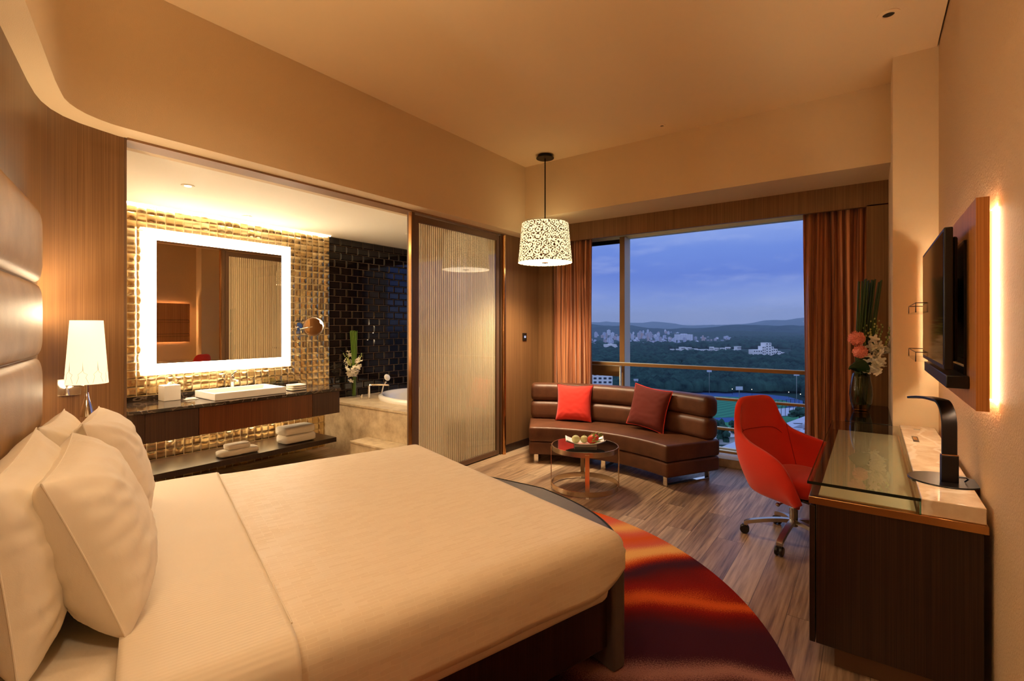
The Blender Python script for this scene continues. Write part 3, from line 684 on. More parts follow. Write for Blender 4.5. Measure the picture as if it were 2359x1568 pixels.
# ================================================================= SOFA
SCX = Vector((-2.10, 3.04, 0))
def rrect(r0, r1, z0, z1, rd, n=6, bulge=0):
    P = []
    for (cx, cz, a0) in ((r1 - rd, z1 - rd, 0), (r0 + rd, z1 - rd, 90), (r0 + rd, z0 + rd, 180), (r1 - rd, z0 + rd, 270)):
        for k in range(n): a = R(a0 + 90 * k / (n - 1)); P.append((cx + rd * math.cos(a), cz + rd * math.sin(a)))
    return P
def arc_solid(th0, th1, sec, nth=48, er=.03, lean=None):
    cr = sum(p[0] for p in sec) / len(sec); cz = sum(p[1] for p in sec) / len(sec); hw = max(abs(p[0] - cr) for p in sec); hz = max(abs(p[1] - cz) for p in sec)
    rings = []; ea = math.degrees(er / cr)
    for k in range(5): a = R(90 * k / 4); rings.append((th0 + ea * (1 - math.sin(a)), er * (1 - math.cos(a))))
    rings = [(th0 + ea * (1 - math.sin(R(90 * (4 - k) / 4))) * 1.0, er * (1 - math.cos(R(90 * (4 - k) / 4)))) for k in range(5)]
    rings = [(th0 + ea * (1 - math.cos(R(90 * k / 4))), er * (1 - math.sin(R(90 * k / 4)))) for k in range(5)]
    rings += [(th0 + ea + (th1 - th0 - 2 * ea) * k / nth, 0) for k in range(1, nth)]
    rings += [(th1 - ea * (1 - math.cos(R(90 * k / 4))), er * (1 - math.sin(R(90 * k / 4)))) for k in range(4, -1, -1)]
    vs = []; n = len(sec)
    for th, ins in rings:
        for r_, z_ in sec:
            rr_ = cr + (r_ - cr) * (1 - ins / hw); zz_ = cz + (z_ - cz) * (1 - ins / hz); a = R(th)
            vs.append((SCX.x + rr_ * math.cos(a), SCX.y + rr_ * math.sin(a), zz_))
    m = len(rings); fs = [(i * n + j, i * n + (j + 1) % n, (i + 1) * n + (j + 1) % n, (i + 1) * n + j) for i in range(m - 1) for j in range(n)]
    fs += [tuple(range(n)), tuple((m - 1) * n + j for j in range(n))]
    return MB().add(vs, fs)
T0, T1 = 60.0, 122.5
so = thing('sofa', 'curved brown leather sofa with rolled back on chrome runners', 'sofa', (-2.1, 4.6, 0))
arc_solid(T0, T1, rrect(1.36, 1.985, .222, .371, .022), er=.022).build('seat_cushion', M_sofa, so, smooth=60)
arc_solid(T0, T1, rrect(1.365, 1.98, .088, .218, .02), er=.02).build('seat_base', M_sofa, so, smooth=60)
arc_solid(T0 + .3, T1 - .3, rrect(1.82, 1.985, .366, .572, .062, 8), er=.045).build('lower_back_roll', M_sofa, so, smooth=70)
arc_solid(T0 + .6, T1 - .4, rrect(1.83, 1.995, .565, .765, .062, 8), er=.045).build('upper_back_roll', M_sofa, so, smooth=70)
for th in (62.8, 91, 119.5):
    a = R(th); d = Vector((math.cos(a), math.sin(a), 0)); p0 = SCX + d * 1.41; p1 = SCX + d * 1.92
    MB().obox(p0 + Vector((0, 0, .046)), (.012, .045, .092), rot=a).obox(p1 + Vector((0, 0, .046)), (.012, .045, .092), rot=a).obox((p0 + p1) / 2 + Vector((0, 0, .006)), (.51, .045, .012), rot=a).build('runner_leg', M_chrome, so, bev=.001)
def throw(label, pos, wid, hgt, th, lean, roll, m, pm, T=.065, seed=0, pinch=.09):
    a = R(th); n_ = -Vector((math.cos(a), math.sin(a), 0)); up = Vector((0, 0, 1)); side = up.cross(n_).normalized()
    up2 = (up * math.cos(lean) - n_ * math.sin(lean)).normalized(); nn = side.cross(up2)
    M = Matrix((side, up2, nn)).transposed() @ Matrix.Rotation(roll, 3, 'Z'); base = Vector(pos)
    t_ = thing('throw_cushion', label, 'cushion', base)
    M4 = Matrix.Translation(base + up2 * (hgt / 2 * .985) + Vector((0, 0, 0))) @ M.to_4x4()
    cushion_mesh(wid / 2, hgt / 2, T, wr=.008, seed=seed, N=34, pinch=pinch).xf(M4).build('cover', m, t_, smooth=180)
    MB().tube(rim_path(wid / 2, hgt / 2, pinch), .0045, 8, closed=True).xf(M4).build('piping', pm, t_, smooth=180)
throw('coral red square cushion with dark piping on the left of the sofa', (-2.605, 4.71, .375), .40, .40, 106, R(13), R(0), M_redc, M_pipem, seed=3)
throw('maroon square cushion with coral piping on the right of the sofa', (-1.79, 4.72, .39), .42, .42, 80, R(13), R(-7), M_maroon, M_piper, seed=6)

# ================================================================= COFFEE TABLE
TX, TY, TR, TZ = -2.01, 3.84, .288, .372
o = thing('coffee_table', 'round chrome coffee table with black glass top before the sofa', 'table', (TX, TY, 0))
MB().lathe([(.001, TZ - .008), (TR - .004, TZ - .008), (TR - .004, TZ), (.001, TZ)], (TX, TY, 0), 72, cap=False).build('glass_top', M_glossb, o)
ring = lambda z0, z1, t_=.006: MB().lathe([(TR, z0), (TR, z1), (TR - t_, z1), (TR - t_, z0), (TR, z0)], (TX, TY, 0), 96, cap=False)
ring(TZ - .040, TZ + .001).build('top_ring', M_satin, o); ring(.010, .052, .004).build('base_ring', M_satin, o)
base_a = math.atan2(-TY, -TX)
for k in range(4):
    a = base_a + R(4) + k * math.pi / 2; cx, cy = TX + (TR + .003) * math.cos(a), TY + (TR + .003) * math.sin(a)
    MB().obox((cx, cy, (TZ - .01) / 2 + .004), (.006, .036, TZ - .03), rot=a).build('leg', M_satin, o, bev=.001)
    MB().obox((cx - .004 * math.cos(a), cy - .004 * math.sin(a), .006), (.012, .024, .012), rot=a).build('foot_pad', M_white, o)
# fruit plate
PCX, PCY = -1.985, 3.80; pa = R(33)
o = thing('fruit_plate', 'white porcelain dish with upturned corners on the coffee table', 'plate', (PCX, PCY, TZ), pa)
def plf(a, b):
    x, y = a * 2 - 1, b * 2 - 1; return (x * .165, y * .085 * (1 - .0 * x), .022 + .020 * abs(x) ** 3 + .018 * abs(x * y) ** 2 + .012 * y * y)
MB().grid(plf, 24, 16).build('dish', M_ceramic, o, local=True, smooth=180, solid=.005, sub=0)
MB().box(-.095, .095, -.045, .045, 0, .022).build('foot', M_ceramic, o, local=True, bev=.004)
pM = Matrix.Translation((PCX, PCY, TZ)) @ Matrix.Rotation(pa, 4, 'Z')
for i, (x, y, r_, lb) in enumerate(((-.080, .0, .036, 'pale green round fruit at the left end of the dish'), (-.008, .005, .034, 'pale green round fruit beside the red dragon fruit'))):
    p = pM @ Vector((x, y, .024 + r_)); o = thing('guava', lb, 'fruit', p)
    MB().ball(p, r_, 20, 14, sc=(1, 1, .93)).build('flesh', M_guava, o, smooth=180)
    MB().cyl((p.x, p.y, p.z + r_ * .90), .003, .010, 8).build('stem', M_green2, o)
p = pM @ Vector((.066, -.005, .064)); o = thing('dragon_fruit', 'red dragon fruit with green scales on the right of the dish', 'fruit', p)
MF = Matrix.Rotation(pa, 3, 'Z') @ Matrix.Rotation(R(-24), 3, 'Y')
MB().ball(p, .040, 20, 14, M=MF, sc=(1.35, .95, .92)).build('flesh', M_dragon, o, smooth=180)
mb = MB()
for k in range(34):
    rr = random.Random(k); u_ = rr.uniform(-.75, 1.0); ph = rr.uniform(0, 6.28); cr_ = math.sqrt(max(.02, 1 - u_ * u_))
    b0 = Vector((u_ * .054, cr_ * .038 * math.cos(ph), cr_ * .037 * math.sin(ph))); tip = b0 + Vector((.03 + .02 * max(0, u_), .012 * math.cos(ph), .012 * math.sin(ph)))
    sd_ = Vector((0, -math.sin(ph), math.cos(ph))) * .008
    mb.add([p + MF @ q for q in (b0 - sd_, b0 + sd_, tip, b0 + (tip - b0) * .4 + Vector((0, math.cos(ph), math.sin(ph))) * .005)], [(0, 2, 3), (1, 2, 3), (0, 1, 3), (0, 1, 2)])
mb.build('scales', M_scale, o, smooth=0)

# ================================================================= OFFICE CHAIR
HX, HY_ = -.405, 3.685; CA = R(-30)
ch = thing('desk_chair', 'bright red upholstered swivel chair on a five-star chrome base', 'chair', (HX, HY_, 0), CA)
rimc = [(-.300, 0, .915), (-.300, .08, .915), (-.292, .150, .900), (-.275, .192, .84), (-.250, .214, .75), (-.200, .240, .685), (-.10, .272, .650), (.03, .292, .620), (.13, .293, .575), (.19, .278, .49), (.215, .252, .39), (.222, .235, .34)]
botc = [(-.190, 0, .33), (-.190, .08, .33), (-.182, .140, .33), (-.165, .178, .33), (-.13, .205, .33), (-.09, .22, .33), (-.03, .232, .33), (.04, .236, .33), (.11, .232, .325), (.165, .225, .32), (.19, .218, .32), (.20, .21, .32)]
def cr(P, t_):
    n = len(P) - 1; i = min(int(t_ * n), n - 1); f_ = t_ * n - i
    g = lambda k: Vector(P[k]) if 0 <= k <= n else (Vector((P[-k][0], -P[-k][1], P[-k][2])) if k < 0 else Vector(P[n]) * 2 - Vector(P[n - 1]))
    a, b, c, d = g(i - 1), g(i), g(i + 1), g(i + 2)
    return .5 * ((2 * b) + (c - a) * f_ + (2 * a - 5 * b + 4 * c - d) * f_ ** 2 + (3 * b - a - 3 * c + d) * f_ ** 3)
def shell(a, b):
    s_ = a * 2 - 1; t_ = abs(s_); rm = cr(rimc, t_); bt = cr(botc, t_); sg = 1 if s_ >= 0 else -1
    if b < .25:
        q = b / .25; p = Vector((.0, 0, .305)).lerp(bt, q); p.z = .300 + .03 * q ** 2
    else:
        q = (b - .25) / .75; p = bt.lerp(rm, q); w_ = math.sin(q * math.pi)
        side = min(1, t_ * 1.9); p.y += .035 * w_ * side; p.x -= .045 * w_ * (1 - min(1, t_ * 1.5)) ; p.x -= .015 * w_ * side * (1 - t_)
    return (p.x, sg * p.y, p.z)
MB().grid(shell, 61, 20).build('bucket_shell', M_chair, ch, local=True, smooth=180, solid=.038, sub=1)
def seatf(a, b):
    th = a * 2 * math.pi; ph = (b - .5) * math.pi; n_ = .55
    ss = lambda v, e: math.copysign(abs(v) ** e, v)
    cx = ss(math.cos(th), .6); cy = ss(math.sin(th), .6); cp_, sp_ = ss(math.cos(ph), .35), ss(math.sin(ph), .5)
    x = .035 + cx * cp_ * .215; y = cy * cp_ * .215; z = .395 + sp_ * .058 + (.012 * (1 - (x / .25) ** 2))
    return (x, y, z)
MB().grid(seatf, 48, 20, cu=True).build('seat', M_chair, ch, local=True, smooth=180)
mb = MB()
for sg in (-1, 1):
    for t_ in (.40,):
        P = []
        for k in range(20):
            v = Vector(shell(.5 + sg * t_ / 2, .32 + .66 * k / 19)); P.append(v + Vector((.019 + .002, -sg * .012, 0)))
        mb.tube(P, .0022, 6)
P = [Vector(shell(.5 + .40 * (k / 20 - .5), .71)) + Vector((.021, 0, 0)) for k in range(21)]; mb.tube(P, .0025, 6)
mb.build('seams', M_seam, ch, local=True)
MB().lathe([(.075, .285), (.075, .30), (.05, .305)], (0, 0, 0), 28).box(-.03, .16, -.02, .02, .278, .292).build('mechanism', M_blackp, ch, local=True)
MB().tube([(.02, -.03, .285), (.02, -.17, .270)], .006, 8).ball((.02, -.175, .270), .013, 10, 8).build('height_lever', M_steel, ch, local=True)
MB().cyl((0, 0, .19), .014, .10, 20).build('gas_piston', M_chrome, ch, local=True); MB().cyl((0, 0, .10), .025, .12, 24).build('column', M_steel, ch, local=True)
for k in range(5):
    a = R(216 + 72 * k) - CA * 0 + R(3); d = Vector((math.cos(a), math.sin(a), 0))
    P = [d * (.02 + (.275 - .02) * q / 8) + Vector((0, 0, .132 - .052 * (q / 8) ** 1.6)) for q in range(9)] + [d * .283 + Vector((0, 0, .074)), d * .284 + Vector((0, 0, .058))]
    arm = MB().tube(P, 1, 4, sq=(.017, .012)); ao = arm.build('base_arm', M_steel, ch, local=True, bev=.004)
    c0 = d * .29; tn = Vector((-d.y, d.x, 0)); mb = MB()
    for s_ in (-1, 1):
        w_ = MB().lathe([(.001, -.009), (.026, -.009), (.029, -.004), (.029, .004), (.026, .009), (.001, .009)], (0, 0, 0), 24, cap=False)
        Mw = Matrix.Translation(c0 + tn * .014 * s_ + Vector((0, 0, .029))) @ Matrix((d, Vector((0, 0, 1)), tn)).transposed().to_4x4(); w_.xf(Mw); mb.add(w_.v, w_.f)
    mb.obox(c0 + Vector((0, 0, .046)), (.03, .02, .03), rot=a)
    mb.build('caster', M_blackp, ao, local=True)

# ================================================================= DESK
o = thing('desk', 'dark wood desk with glass display top and cream marble ledge', 'desk', (.06, 3.2, 0))
DN, DF = 2.385, 4.04
MB().box(-.182, .325, DN, 2.95, .095, .667).build('cabinet', M_woodd, o, bev=.002)
dd = MB().box(-.205, -.185, DN + .0, 2.95, .095, .660).build('cabinet_door', M_woodd, o, bev=.002)
MB().box(-.12, .28, DN + .045, 2.9, 0, .095).build('plinth', M_bronze, o)
MB().box(-.18, .325, 3.96, 4.03, 0, .667).build('end_panel', M_woodd, o)
MB().box(-.207, .338, DN - .004, DF, .667, .697).build('polished_edge_band', M_copper, o, bev=.0015)
MB().box(-.175, .140, DN + .03, DF - .02, .697, .6995).build('inlay', M_inlay, o)
g = MB().box(-.212, .153, DN + .008, DF, .745, .757).build('glass_top', M_tabg, o)
M_gedge = mat('green_glass_edge', srgb(24, 34, 30), .08, spec=.7)
MB().box(-.2125, .153, DN + .006, DN + .0085, .745, .7565).build('glass_edge', M_gedge, g)
MB().box(-.2135, -.2118, DN + .006, DF, .745, .7565).build('glass_edge', M_gedge, g)
MB().box(-.205, .150, DN + .012, DN + .018, .697, .745).box(-.205, -.199, DN + .012, DF, .697, .745).box(.144, .150, DN + .018, DF, .697, .745).build('glass_side', M_tabg, o)
MB().box(.1495, .1535, DN + .010, DN + .016, .698, .757).build('glass_corner', mat('teal_glass_edge', srgb(90, 150, 130), .1), o)
mbm = MB().box(.154, .333, DN + .008, 4.10, .697, .757).build('marble_ledge', M_marbl, o, bev=.004, seg=3)
MB().box(.195, .222, 3.55, 3.72, .757, .7578).build('cable_slot', M_blackp, mbm); MB().box(.199, .218, 3.60, 3.70, .7578, .7582).build('slot_strip', M_copper, mbm)
MB().cyl((.235, 3.98, .757), .016, .0015, 20).build('grommet', M_steel, mbm)
o = thing('side_cabinet', 'black glass topped low cabinet beyond the desk under the flower vase', 'cabinet', (-.01, 4.5, 0))
MB().box(-.137, .115, 4.075, 4.98, .0, .749).build('body', M_woodd, o); MB().box(-.140, .117, 4.07, 4.985, .749, .757).build('glass_top', M_glossb, o, bev=.001)

# desk lamp
LXp, LYp = .262, 2.690; ad = Vector((-.2226, .975, 0)); sdv = Vector((.975, .2226, 0))
o = thing('desk_lamp', 'slim black arched desk lamp on a round base on the marble', 'lamp', (.25, 2.725, .757))
MB().lathe([(.001, 0), (.120, 0), (.121, .003), (.119, .006), (.001, .006)], (.25, 2.725, .757), 64, cap=False).build('base', M_black, o)
def ribbon(P, wd, th, m=MB):
    P = [Vector(p) for p in P]; vs = []
    for i, p in enumerate(P):
        a, b = P[max(i - 1, 0)], P[min(i + 1, len(P) - 1)]; d = (b - a).normalized(); nn = d.cross(sdv).normalized()
        for sx, sn in ((-1, -1), (1, -1), (1, 1), (-1, 1)): vs.append(p + sdv * wd / 2 * sx + nn * th / 2 * sn)
    n = len(P); return MB().add(vs, [(i * 4 + k, i * 4 + (k + 1) % 4, (i + 1) * 4 + (k + 1) % 4, (i + 1) * 4 + k) for i in range(n - 1) for k in range(4)] + [(0, 1, 2, 3), (4 * n - 4, 4 * n - 3, 4 * n - 2, 4 * n - 1)])
b0 = Vector((LXp, LYp, 0)); P = [b0 + Vector((0, 0, z_)) for z_ in (.763, .85, .93, .99)]
for k in range(1, 9): a = R(84 * k / 8); P.append(b0 + ad * .085 * (1 - math.cos(a)) + Vector((0, 0, .99 + .095 * math.sin(a))))
e = P[-1]; P += [e + ad * (.34 * q / 6) + Vector((0, 0, -.030 * (q / 6) + .008 * math.sin(math.pi * q / 6))) for q in range(1, 7)]
ribbon(P, .050, .011).build('arched_arm', M_black, o, bev=.002)
MB().obox(b0 + Vector((0, 0, .763 + .055)), (.056, .022, .11), rot=math.atan2(sdv.y, sdv.x)).build('sleeve', M_black, o, bev=.002)
MB().obox(b0 + Vector((0, 0, .763 + .112)), (.054, .020, .004), rot=math.atan2(sdv.y, sdv.x)).build('copper_joint', M_copper, o)
MB().tube([b0 + Vector((.028, -.012, .79)), b0 + Vector((.05, -.012, .792)), b0 + Vector((.057, 0, .783)), b0 + Vector((.05, .02, .768))], .003, 8).build('cable', M_blackp, o)

# ================================================================= TELEVISION WALL
o = thing('tv_panel', 'backlit honey veneer panel on the right wall behind the television', 'panel', (RX, 3.1, 1.47))
PN, PF, PZ0, PZ1 = 2.265, 3.985, 1.115, 1.835
MB().box(.288, .322, PN, PF, PZ0, PZ1).build('front_panel', M_panel, o, bev=.001)
MB().box(.322, RX, PN + .075, PF - .058, PZ0 + .036, PZ1 - .036).build('backing', M_panel, o)
y0, y1, z0, z1 = PN + .068, PF - .05, PZ0 + .028, PZ1 - .028
MB().box(.342, .350, y0, y0 + .006, z0, z1).box(.342, .350, y1 - .006, y1, z0, z1).box(.342, .350, y0, y1, z0, z0 + .006).box(.342, .350, y0, y1, z1 - .006, z1).build('light_strip', M_ledw, o)
MB().box(.280, .288, 2.46, 3.25, 1.22, 1.72).build('mount_plate', M_glossb, o)
o = thing('television', 'flat black television on the veneer panel above the desk', 'television', (.24, 2.85, 1.5))
MB().box(.219, .245, 2.404, 3.30, 1.240, 1.766).build('housing', M_blackp, o, bev=.004)
MB().box(.245, .262, 2.44, 3.26, 1.27, 1.735).build('back_cover', M_blackp, o, bev=.015)
MB().box(.2178, .219, 2.420, 3.285, 1.258, 1.752).build('screen', M_screen, o)
MB().box(.262, .288, 2.75, 2.95, 1.42, 1.60).build('wall_bracket', M_blackp, o)
o = thing('soundbar', 'long black soundbar mounted under the television', 'soundbar', (.255, 2.84, 1.2))
MB().box(.224, .286, 2.388, 3.29, 1.176, 1.222).build('body', M_blackp, o, bev=.003)
for zz_, lb in ((1.475, 'upper glass shelf on the veneer panel beyond the television'), (1.215, 'lower glass shelf on the veneer panel beyond the television')):
    o = thing('glass_shelf', lb, 'shelf', (.24, 3.65, zz_), group='glass shelves on the television panel')
    MB().box(.192, .287, 3.36, 3.94, zz_, zz_ + .006).build('glass_plate', M_tabg, o)
    r_ = MB()
    for y_ in (3.362, 3.938): r_.tube([(.287, y_, zz_ + .05), (.194, y_, zz_ + .05), (.194, y_, zz_)], .0025, 6)
    r_.tube([(.194, 3.362, zz_ + .05), (.194, 3.938, zz_ + .05)], .0025, 6); r_.build('guard_rail', M_black, o)

# ================================================================= FLOWERS
def frange(rr, a, b): return rr.uniform(a, b)
def blossoms(c, n, spread, r_, rr, axis=Vector((0, 0, 1)), m=None):
    mb = MB()
    for k in range(n):
        p = Vector(c) + Vector((rr.gauss(0, spread[0]), rr.gauss(0, spread[1]), rr.gauss(0, spread[2])))
        M0 = Matrix.Rotation(rr.uniform(0, 6.28), 3, 'Z') @ Matrix.Rotation(rr.uniform(.3, 1.5), 3, 'X')
        for q in range(5):
            a = q * 2 * math.pi / 5; M1 = M0 @ Matrix.Rotation(a, 3, 'Z')
            pts = [(0, 0, 0), (.45 * r_, .35 * r_, .1 * r_), (r_, .22 * r_, .18 * r_), (r_ * 1.05, 0, .22 * r_), (r_, -.22 * r_, .18 * r_), (.45 * r_, -.35 * r_, .1 * r_), (.55 * r_, 0, -.02 * r_)]
            mb.add([p + M1 @ Vector(v) for v in pts], [(0, 6, 1), (1, 6, 2), (2, 6, 3), (3, 6, 4), (4, 6, 5), (5, 6, 0)])
    return mb
rr = random.Random(11)
VX, VY, VZ = -.058, 4.60, .757
vs_ = thing('flower_vase', 'smoked glass vase of water on the black cabinet beside the curtain', 'vase', (VX, VY, VZ))
prof = [(.001, .002), (.045, .0), (.058, .012), (.076, .07), (.082, .13), (.078, .19), (.066, .25), (.060, .29), (.057, .29), (.063, .25), (.0745, .19), (.0785, .13), (.0725, .07), (.054, .02), (.001, .016)]
MB().lathe([(r_ * .92, z_) for r_, z_ in prof], (VX, VY, VZ), 48, cap=False).build('vase_body', M_smoke, vs_, smooth=180)
fl = thing('flower_arrangement', 'tall green reeds with pink pompons and white orchids in the smoked vase', 'flowers', (VX, VY, VZ + .05))
RT = Vector((_c, _s, 0)); FW = Vector((-_s, _c, 0))
mb = MB()
for k in range(26):
    top = Vector((VX, VY, VZ)) + RT * (-.02 + .165 * (k / 25)) + FW * rr.uniform(-.04, .04) + Vector((0, 0, .985 + rr.uniform(-.02, .02)))
    bt = Vector((VX, VY, VZ + .05)) + RT * (-.03 + .055 * k / 25) + FW * rr.uniform(-.02, .02)
    mb.tube([bt, bt.lerp(top, .5) + RT * (-.006), top], .0056, 6)
mb.build('reed_stems', M_green, fl)
def pom(c, r_, name):
    mb = MB().ball(c, r_ * .8, 14, 10)
    for k in range(260):
        d = Vector((rr.gauss(0, 1), rr.gauss(0, 1), rr.gauss(0, 1))).normalized(); t1 = d.orthogonal().normalized() * r_ * .09; t2 = d.cross(t1)
        b_ = Vector(c) + d * r_ * .72; e_ = Vector(c) + d * r_ * rr.uniform(.95, 1.06)
        mb.add([b_ + t1, b_ - t1, b_ + t2, e_ + t1 * .6, e_ - t1 * .6], [(0, 1, 4, 3), (0, 2, 3), (1, 2, 4), (2, 3, 4)])
    return mb.build(name, M_pink, fl, smooth=0)
F0 = Vector((VX, VY, VZ))
pom(F0 + RT * -.075 - FW * .06 + Vector((0, 0, .555)), .056, 'pink_pompon'); pom(F0 + RT * -.062 - FW * .08 + Vector((0, 0, .455)), .050, 'pink_pompon')
mb = MB().tube([F0 + Vector((0, 0, .1)), F0 + RT * -.07 - FW * .055 + Vector((0, 0, .52))], .003, 6); mb.tube([F0 + Vector((0, 0, .1)), F0 + RT * -.058 - FW * .07 + Vector((0, 0, .42))], .003, 6)
mb.build('pompon_stems', M_green, fl)
mb = blossoms(F0 + RT * .035 - FW * .08 + Vector((0, 0, .44)), 26, (.030, .022, .055), .036, rr)
b2 = blossoms(F0 + RT * .05 - FW * .09 + Vector((0, 0, .34)), 14, (.022, .018, .028), .036, rr); mb.add(b2.v, b2.f)
b2 = blossoms(F0 + RT * .115 - FW * .03 + Vector((0, 0, .48)), 14, (.028, .02, .022), .030, rr); mb.add(b2.v, b2.f)
mb.build('white_orchids', M_petal, fl, smooth=0)
mbs, mbb = MB(), MB()
for k in range(7):
    e_ = F0 + RT * (.02 + .028 * k) - FW * rr.uniform(-.02, .08) + Vector((0, 0, .70 - .012 * k + rr.uniform(-.03, .03))); s0 = F0 + RT * (.02 + .012 * k) + Vector((0, 0, .30))
    md = s0.lerp(e_, .55) + RT * .01
    mbs.tube([s0, md, e_], .0022, 5)
    for q in range(12):
        p = s0.lerp(e_, .45 + .55 * q / 11) + Vector((rr.uniform(-.012, .012), rr.uniform(-.012, .012), 0)) + RT * rr.uniform(-.012, .012)
        mbb.ball(p, .0085 * (1.25 - .6 * q / 11), 7, 5, sc=(1, 1, 1.3))
mbs.build('spray_stems', M_green2, fl); mbb.build('pale_buds', M_bud, fl)
mb = MB()
def lf(a, b):
    x = a; yy = (b - .5) * 2; wd = .058 * math.sin(math.pi * min(.985, x + .015)) ** .7
    p = F0 - FW * .07 + RT * (.02 - .16 * x) + Vector((0, 0, .285 + .05 * math.sin(x * 2.4) + .02 * abs(yy))) - FW * (wd * yy * .6); p.z += wd * yy * .8; return p
mb.grid(lf, 14, 7); mb.build('broad_leaf', M_leaf, fl, smooth=180, solid=.0015)
for k, (dx, rl) in enumerate(((.02, 0),)):
    pass

# bathroom vase
VB = Vector((-5.06, 3.70, .545))
o = thing('glass_vase', 'clear cylinder vase standing on the corner of the tub deck', 'vase', VB)
MB().lathe([(.001, 0), (.036, 0), (.036, .245), (.033, .245), (.033, .018), (.001, .018)], VB, 32, cap=False).build('vase_body', M_clear, o, smooth=50)
fl = thing('orchid_arrangement', 'straight green reeds with white orchids in the clear tub-side vase', 'flowers', VB + Vector((0, 0, .02)))
mb = MB()
for k in range(18):
    a = k * 2.4; r_ = .018 * math.sqrt(k / 18); tp = VB + RT * (-.045 + .085 * (k / 17)) + FW * .02 * math.sin(a) + Vector((0, 0, .80 + rr.uniform(-.012, .012)))
    mb.tube([VB + Vector((-.0 + r_ * math.cos(a), r_ * math.sin(a), .022)) + RT * (.012 - .012 * k / 17), tp], .0046, 6)
mb.build('reed_stems', M_green2, fl)
mb = blossoms(VB + Vector((.02, -.03, .33)), 34, (.035, .035, .05), .036, rr); b2 = blossoms(VB + RT * .05 + Vector((0, 0, .42)), 10, (.02, .02, .05), .03, rr); mb.add(b2.v, b2.f)
b2 = blossoms(VB - RT * .06 + Vector((0, 0, .43)), 10, (.02, .02, .04), .03, rr); mb.add(b2.v, b2.f); mb.build('white_orchids', M_petal, fl, smooth=0)
mbs, mbb = MB(), MB()
for e_ in (-.125, -.09, .075, .10):
    s0 = VB + Vector((0, 0, .3)); e2 = VB + RT * e_ + Vector((0, 0, .53 if abs(e_) > .08 else .5)); mbs.tube([s0, s0.lerp(e2, .5) + Vector((0, 0, .0)), e2], .002, 5)
    for q in range(9): mbb.ball(s0.lerp(e2, .4 + .6 * q / 8) + RT * rr.uniform(-.01, .01), .010 * (1.2 - .6 * q / 8), 7, 5)
mbs.build('spray_stems', M_green2, fl); mbb.build('pale_buds', M_bud, fl)

# ================================================================= VANITY
CX0, CX1, CY0, CY1 = WX + .012, -4.545, 1.30, 3.165
o = thing('vanity_counter', 'dark veined marble counter on a floating brown drawer unit', 'vanity', (-4.85, 2.2, .72))
rc = [(CX0, CY0), (CX1 - .09, CY0), (CX1 - .02, CY0 + .02), (CX1, CY0 + .09), (CX1, CY1), (CX0, CY1)]
MB().prism(rc, .722, .750).build('marble_top', M_marbd, o, bev=.003)
MB().box(CX0, CX0 + .016, CY0, 3.02, .750, .795).build('backsplash', M_marbd, o)
body = [(CX0, CY0 + .02), (CX1 - .10, CY0 + .02), (CX1 - .035, CY0 + .045), (CX1 - .02, CY0 + .10), (CX1 - .02, CY1 - .01), (CX0, CY1 - .01)]
MB().prism(body, .488, .722).build('body', M_van2, o)
for a, b, m_ in ((1.42, 1.795, M_van2), (1.80, 2.835, M_van), (2.84, 3.15, M_van2)):
    MB().box(CX1 - .02, CX1 - .008, a, b, .49, .718).build('drawer_front', m_, o, bev=.001)
sh_ = thing('vanity_shelf', 'long dark floating shelf under the vanity holding towels', 'shelf', (-4.9, 2.25, .19))
MB().box(CX0, -4.62, 1.36, 3.16, .170, .218).build('board', M_woodd, sh_, bev=.002)
# under-counter and shelf light
box_('trim_13', M_cove, None, WX + .03, WX + .045, 1.45, 3.10, .478, .486); tag(bpy.data.objects['trim_13'], 'lit strip under the vanity drawers', 'trim', kind='structure')
lamp('under_vanity_light', 'AREA', (WX + .10, 2.27, .48), 3, WARM2, shape='RECTANGLE', size=.05, size_y=1.7)
# basin
o = thing('wash_basin', 'rectangular white ceramic basin on the dark counter', 'basin', (-4.83, 2.27, .75))
bx0, bx1, by0, by1, bz = -5.03, -4.62, 1.95, 2.60, .815
mb = MB(); P0 = [(bx0, by0), (bx1, by0), (bx1, by1), (bx0, by1)]; ins = lambda d, z_: [(bx0 + d, by0 + d, z_), (bx1 - d, by0 + d, z_), (bx1 - d, by1 - d, z_), (bx0 + d, by1 - d, z_)]
L = [ins(0, .7505), ins(0, bz), ins(.014, bz), ins(.035, bz - .045)]
mb.add([p for l in L for p in l], [(i * 4 + k, i * 4 + (k + 1) % 4, (i + 1) * 4 + (k + 1) % 4, (i + 1) * 4 + k) for i in range(3) for k in range(4)] + [(12, 13, 14, 15), (3, 2, 1, 0)])
mb.build('bowl', M_ceramic, o, bev=.006, seg=3); MB().cyl((-4.83, 2.27, bz - .045), .022, .002, 20).build('drain', M_chrome, o)
o = thing('basin_faucet', 'tall chrome lever faucet behind the basin', 'faucet', (-5.08, 2.30, .75))
MB().cyl((-5.08, 2.30, .75), .022, .16, 24).build('body', M_chrome, o)
MB().tube([(-5.08, 2.30, .885), (-4.96, 2.295, .875)], .011, 12).build('spout', M_chrome, o); MB().tube([(-5.08, 2.30, .91), (-5.07, 2.30, .935), (-5.0, 2.31, .965)], [.012, .012, .006], 10).build('lever', M_chrome, o)
for k, (y_, lb) in enumerate(((2.70, 'drinking glass on the counter nearer the faucet'), (2.79, 'drinking glass on the counter nearer the shaving mirror'))):
    o = thing('drinking_glass', lb, 'glass', (-5.06, y_, .75), group='drinking glasses behind the basin')
    MB().lathe([(.001, 0), (.026, 0), (.031, .09), (.029, .09), (.024, .008), (.001, .008)], (-5.06, y_, .7505), 24, cap=False).build('tumbler', M_clear, o, smooth=50)
o = thing('tissue_box', 'white square tissue box at the left of the counter', 'tissue box', (-5.02, 1.745, .75))
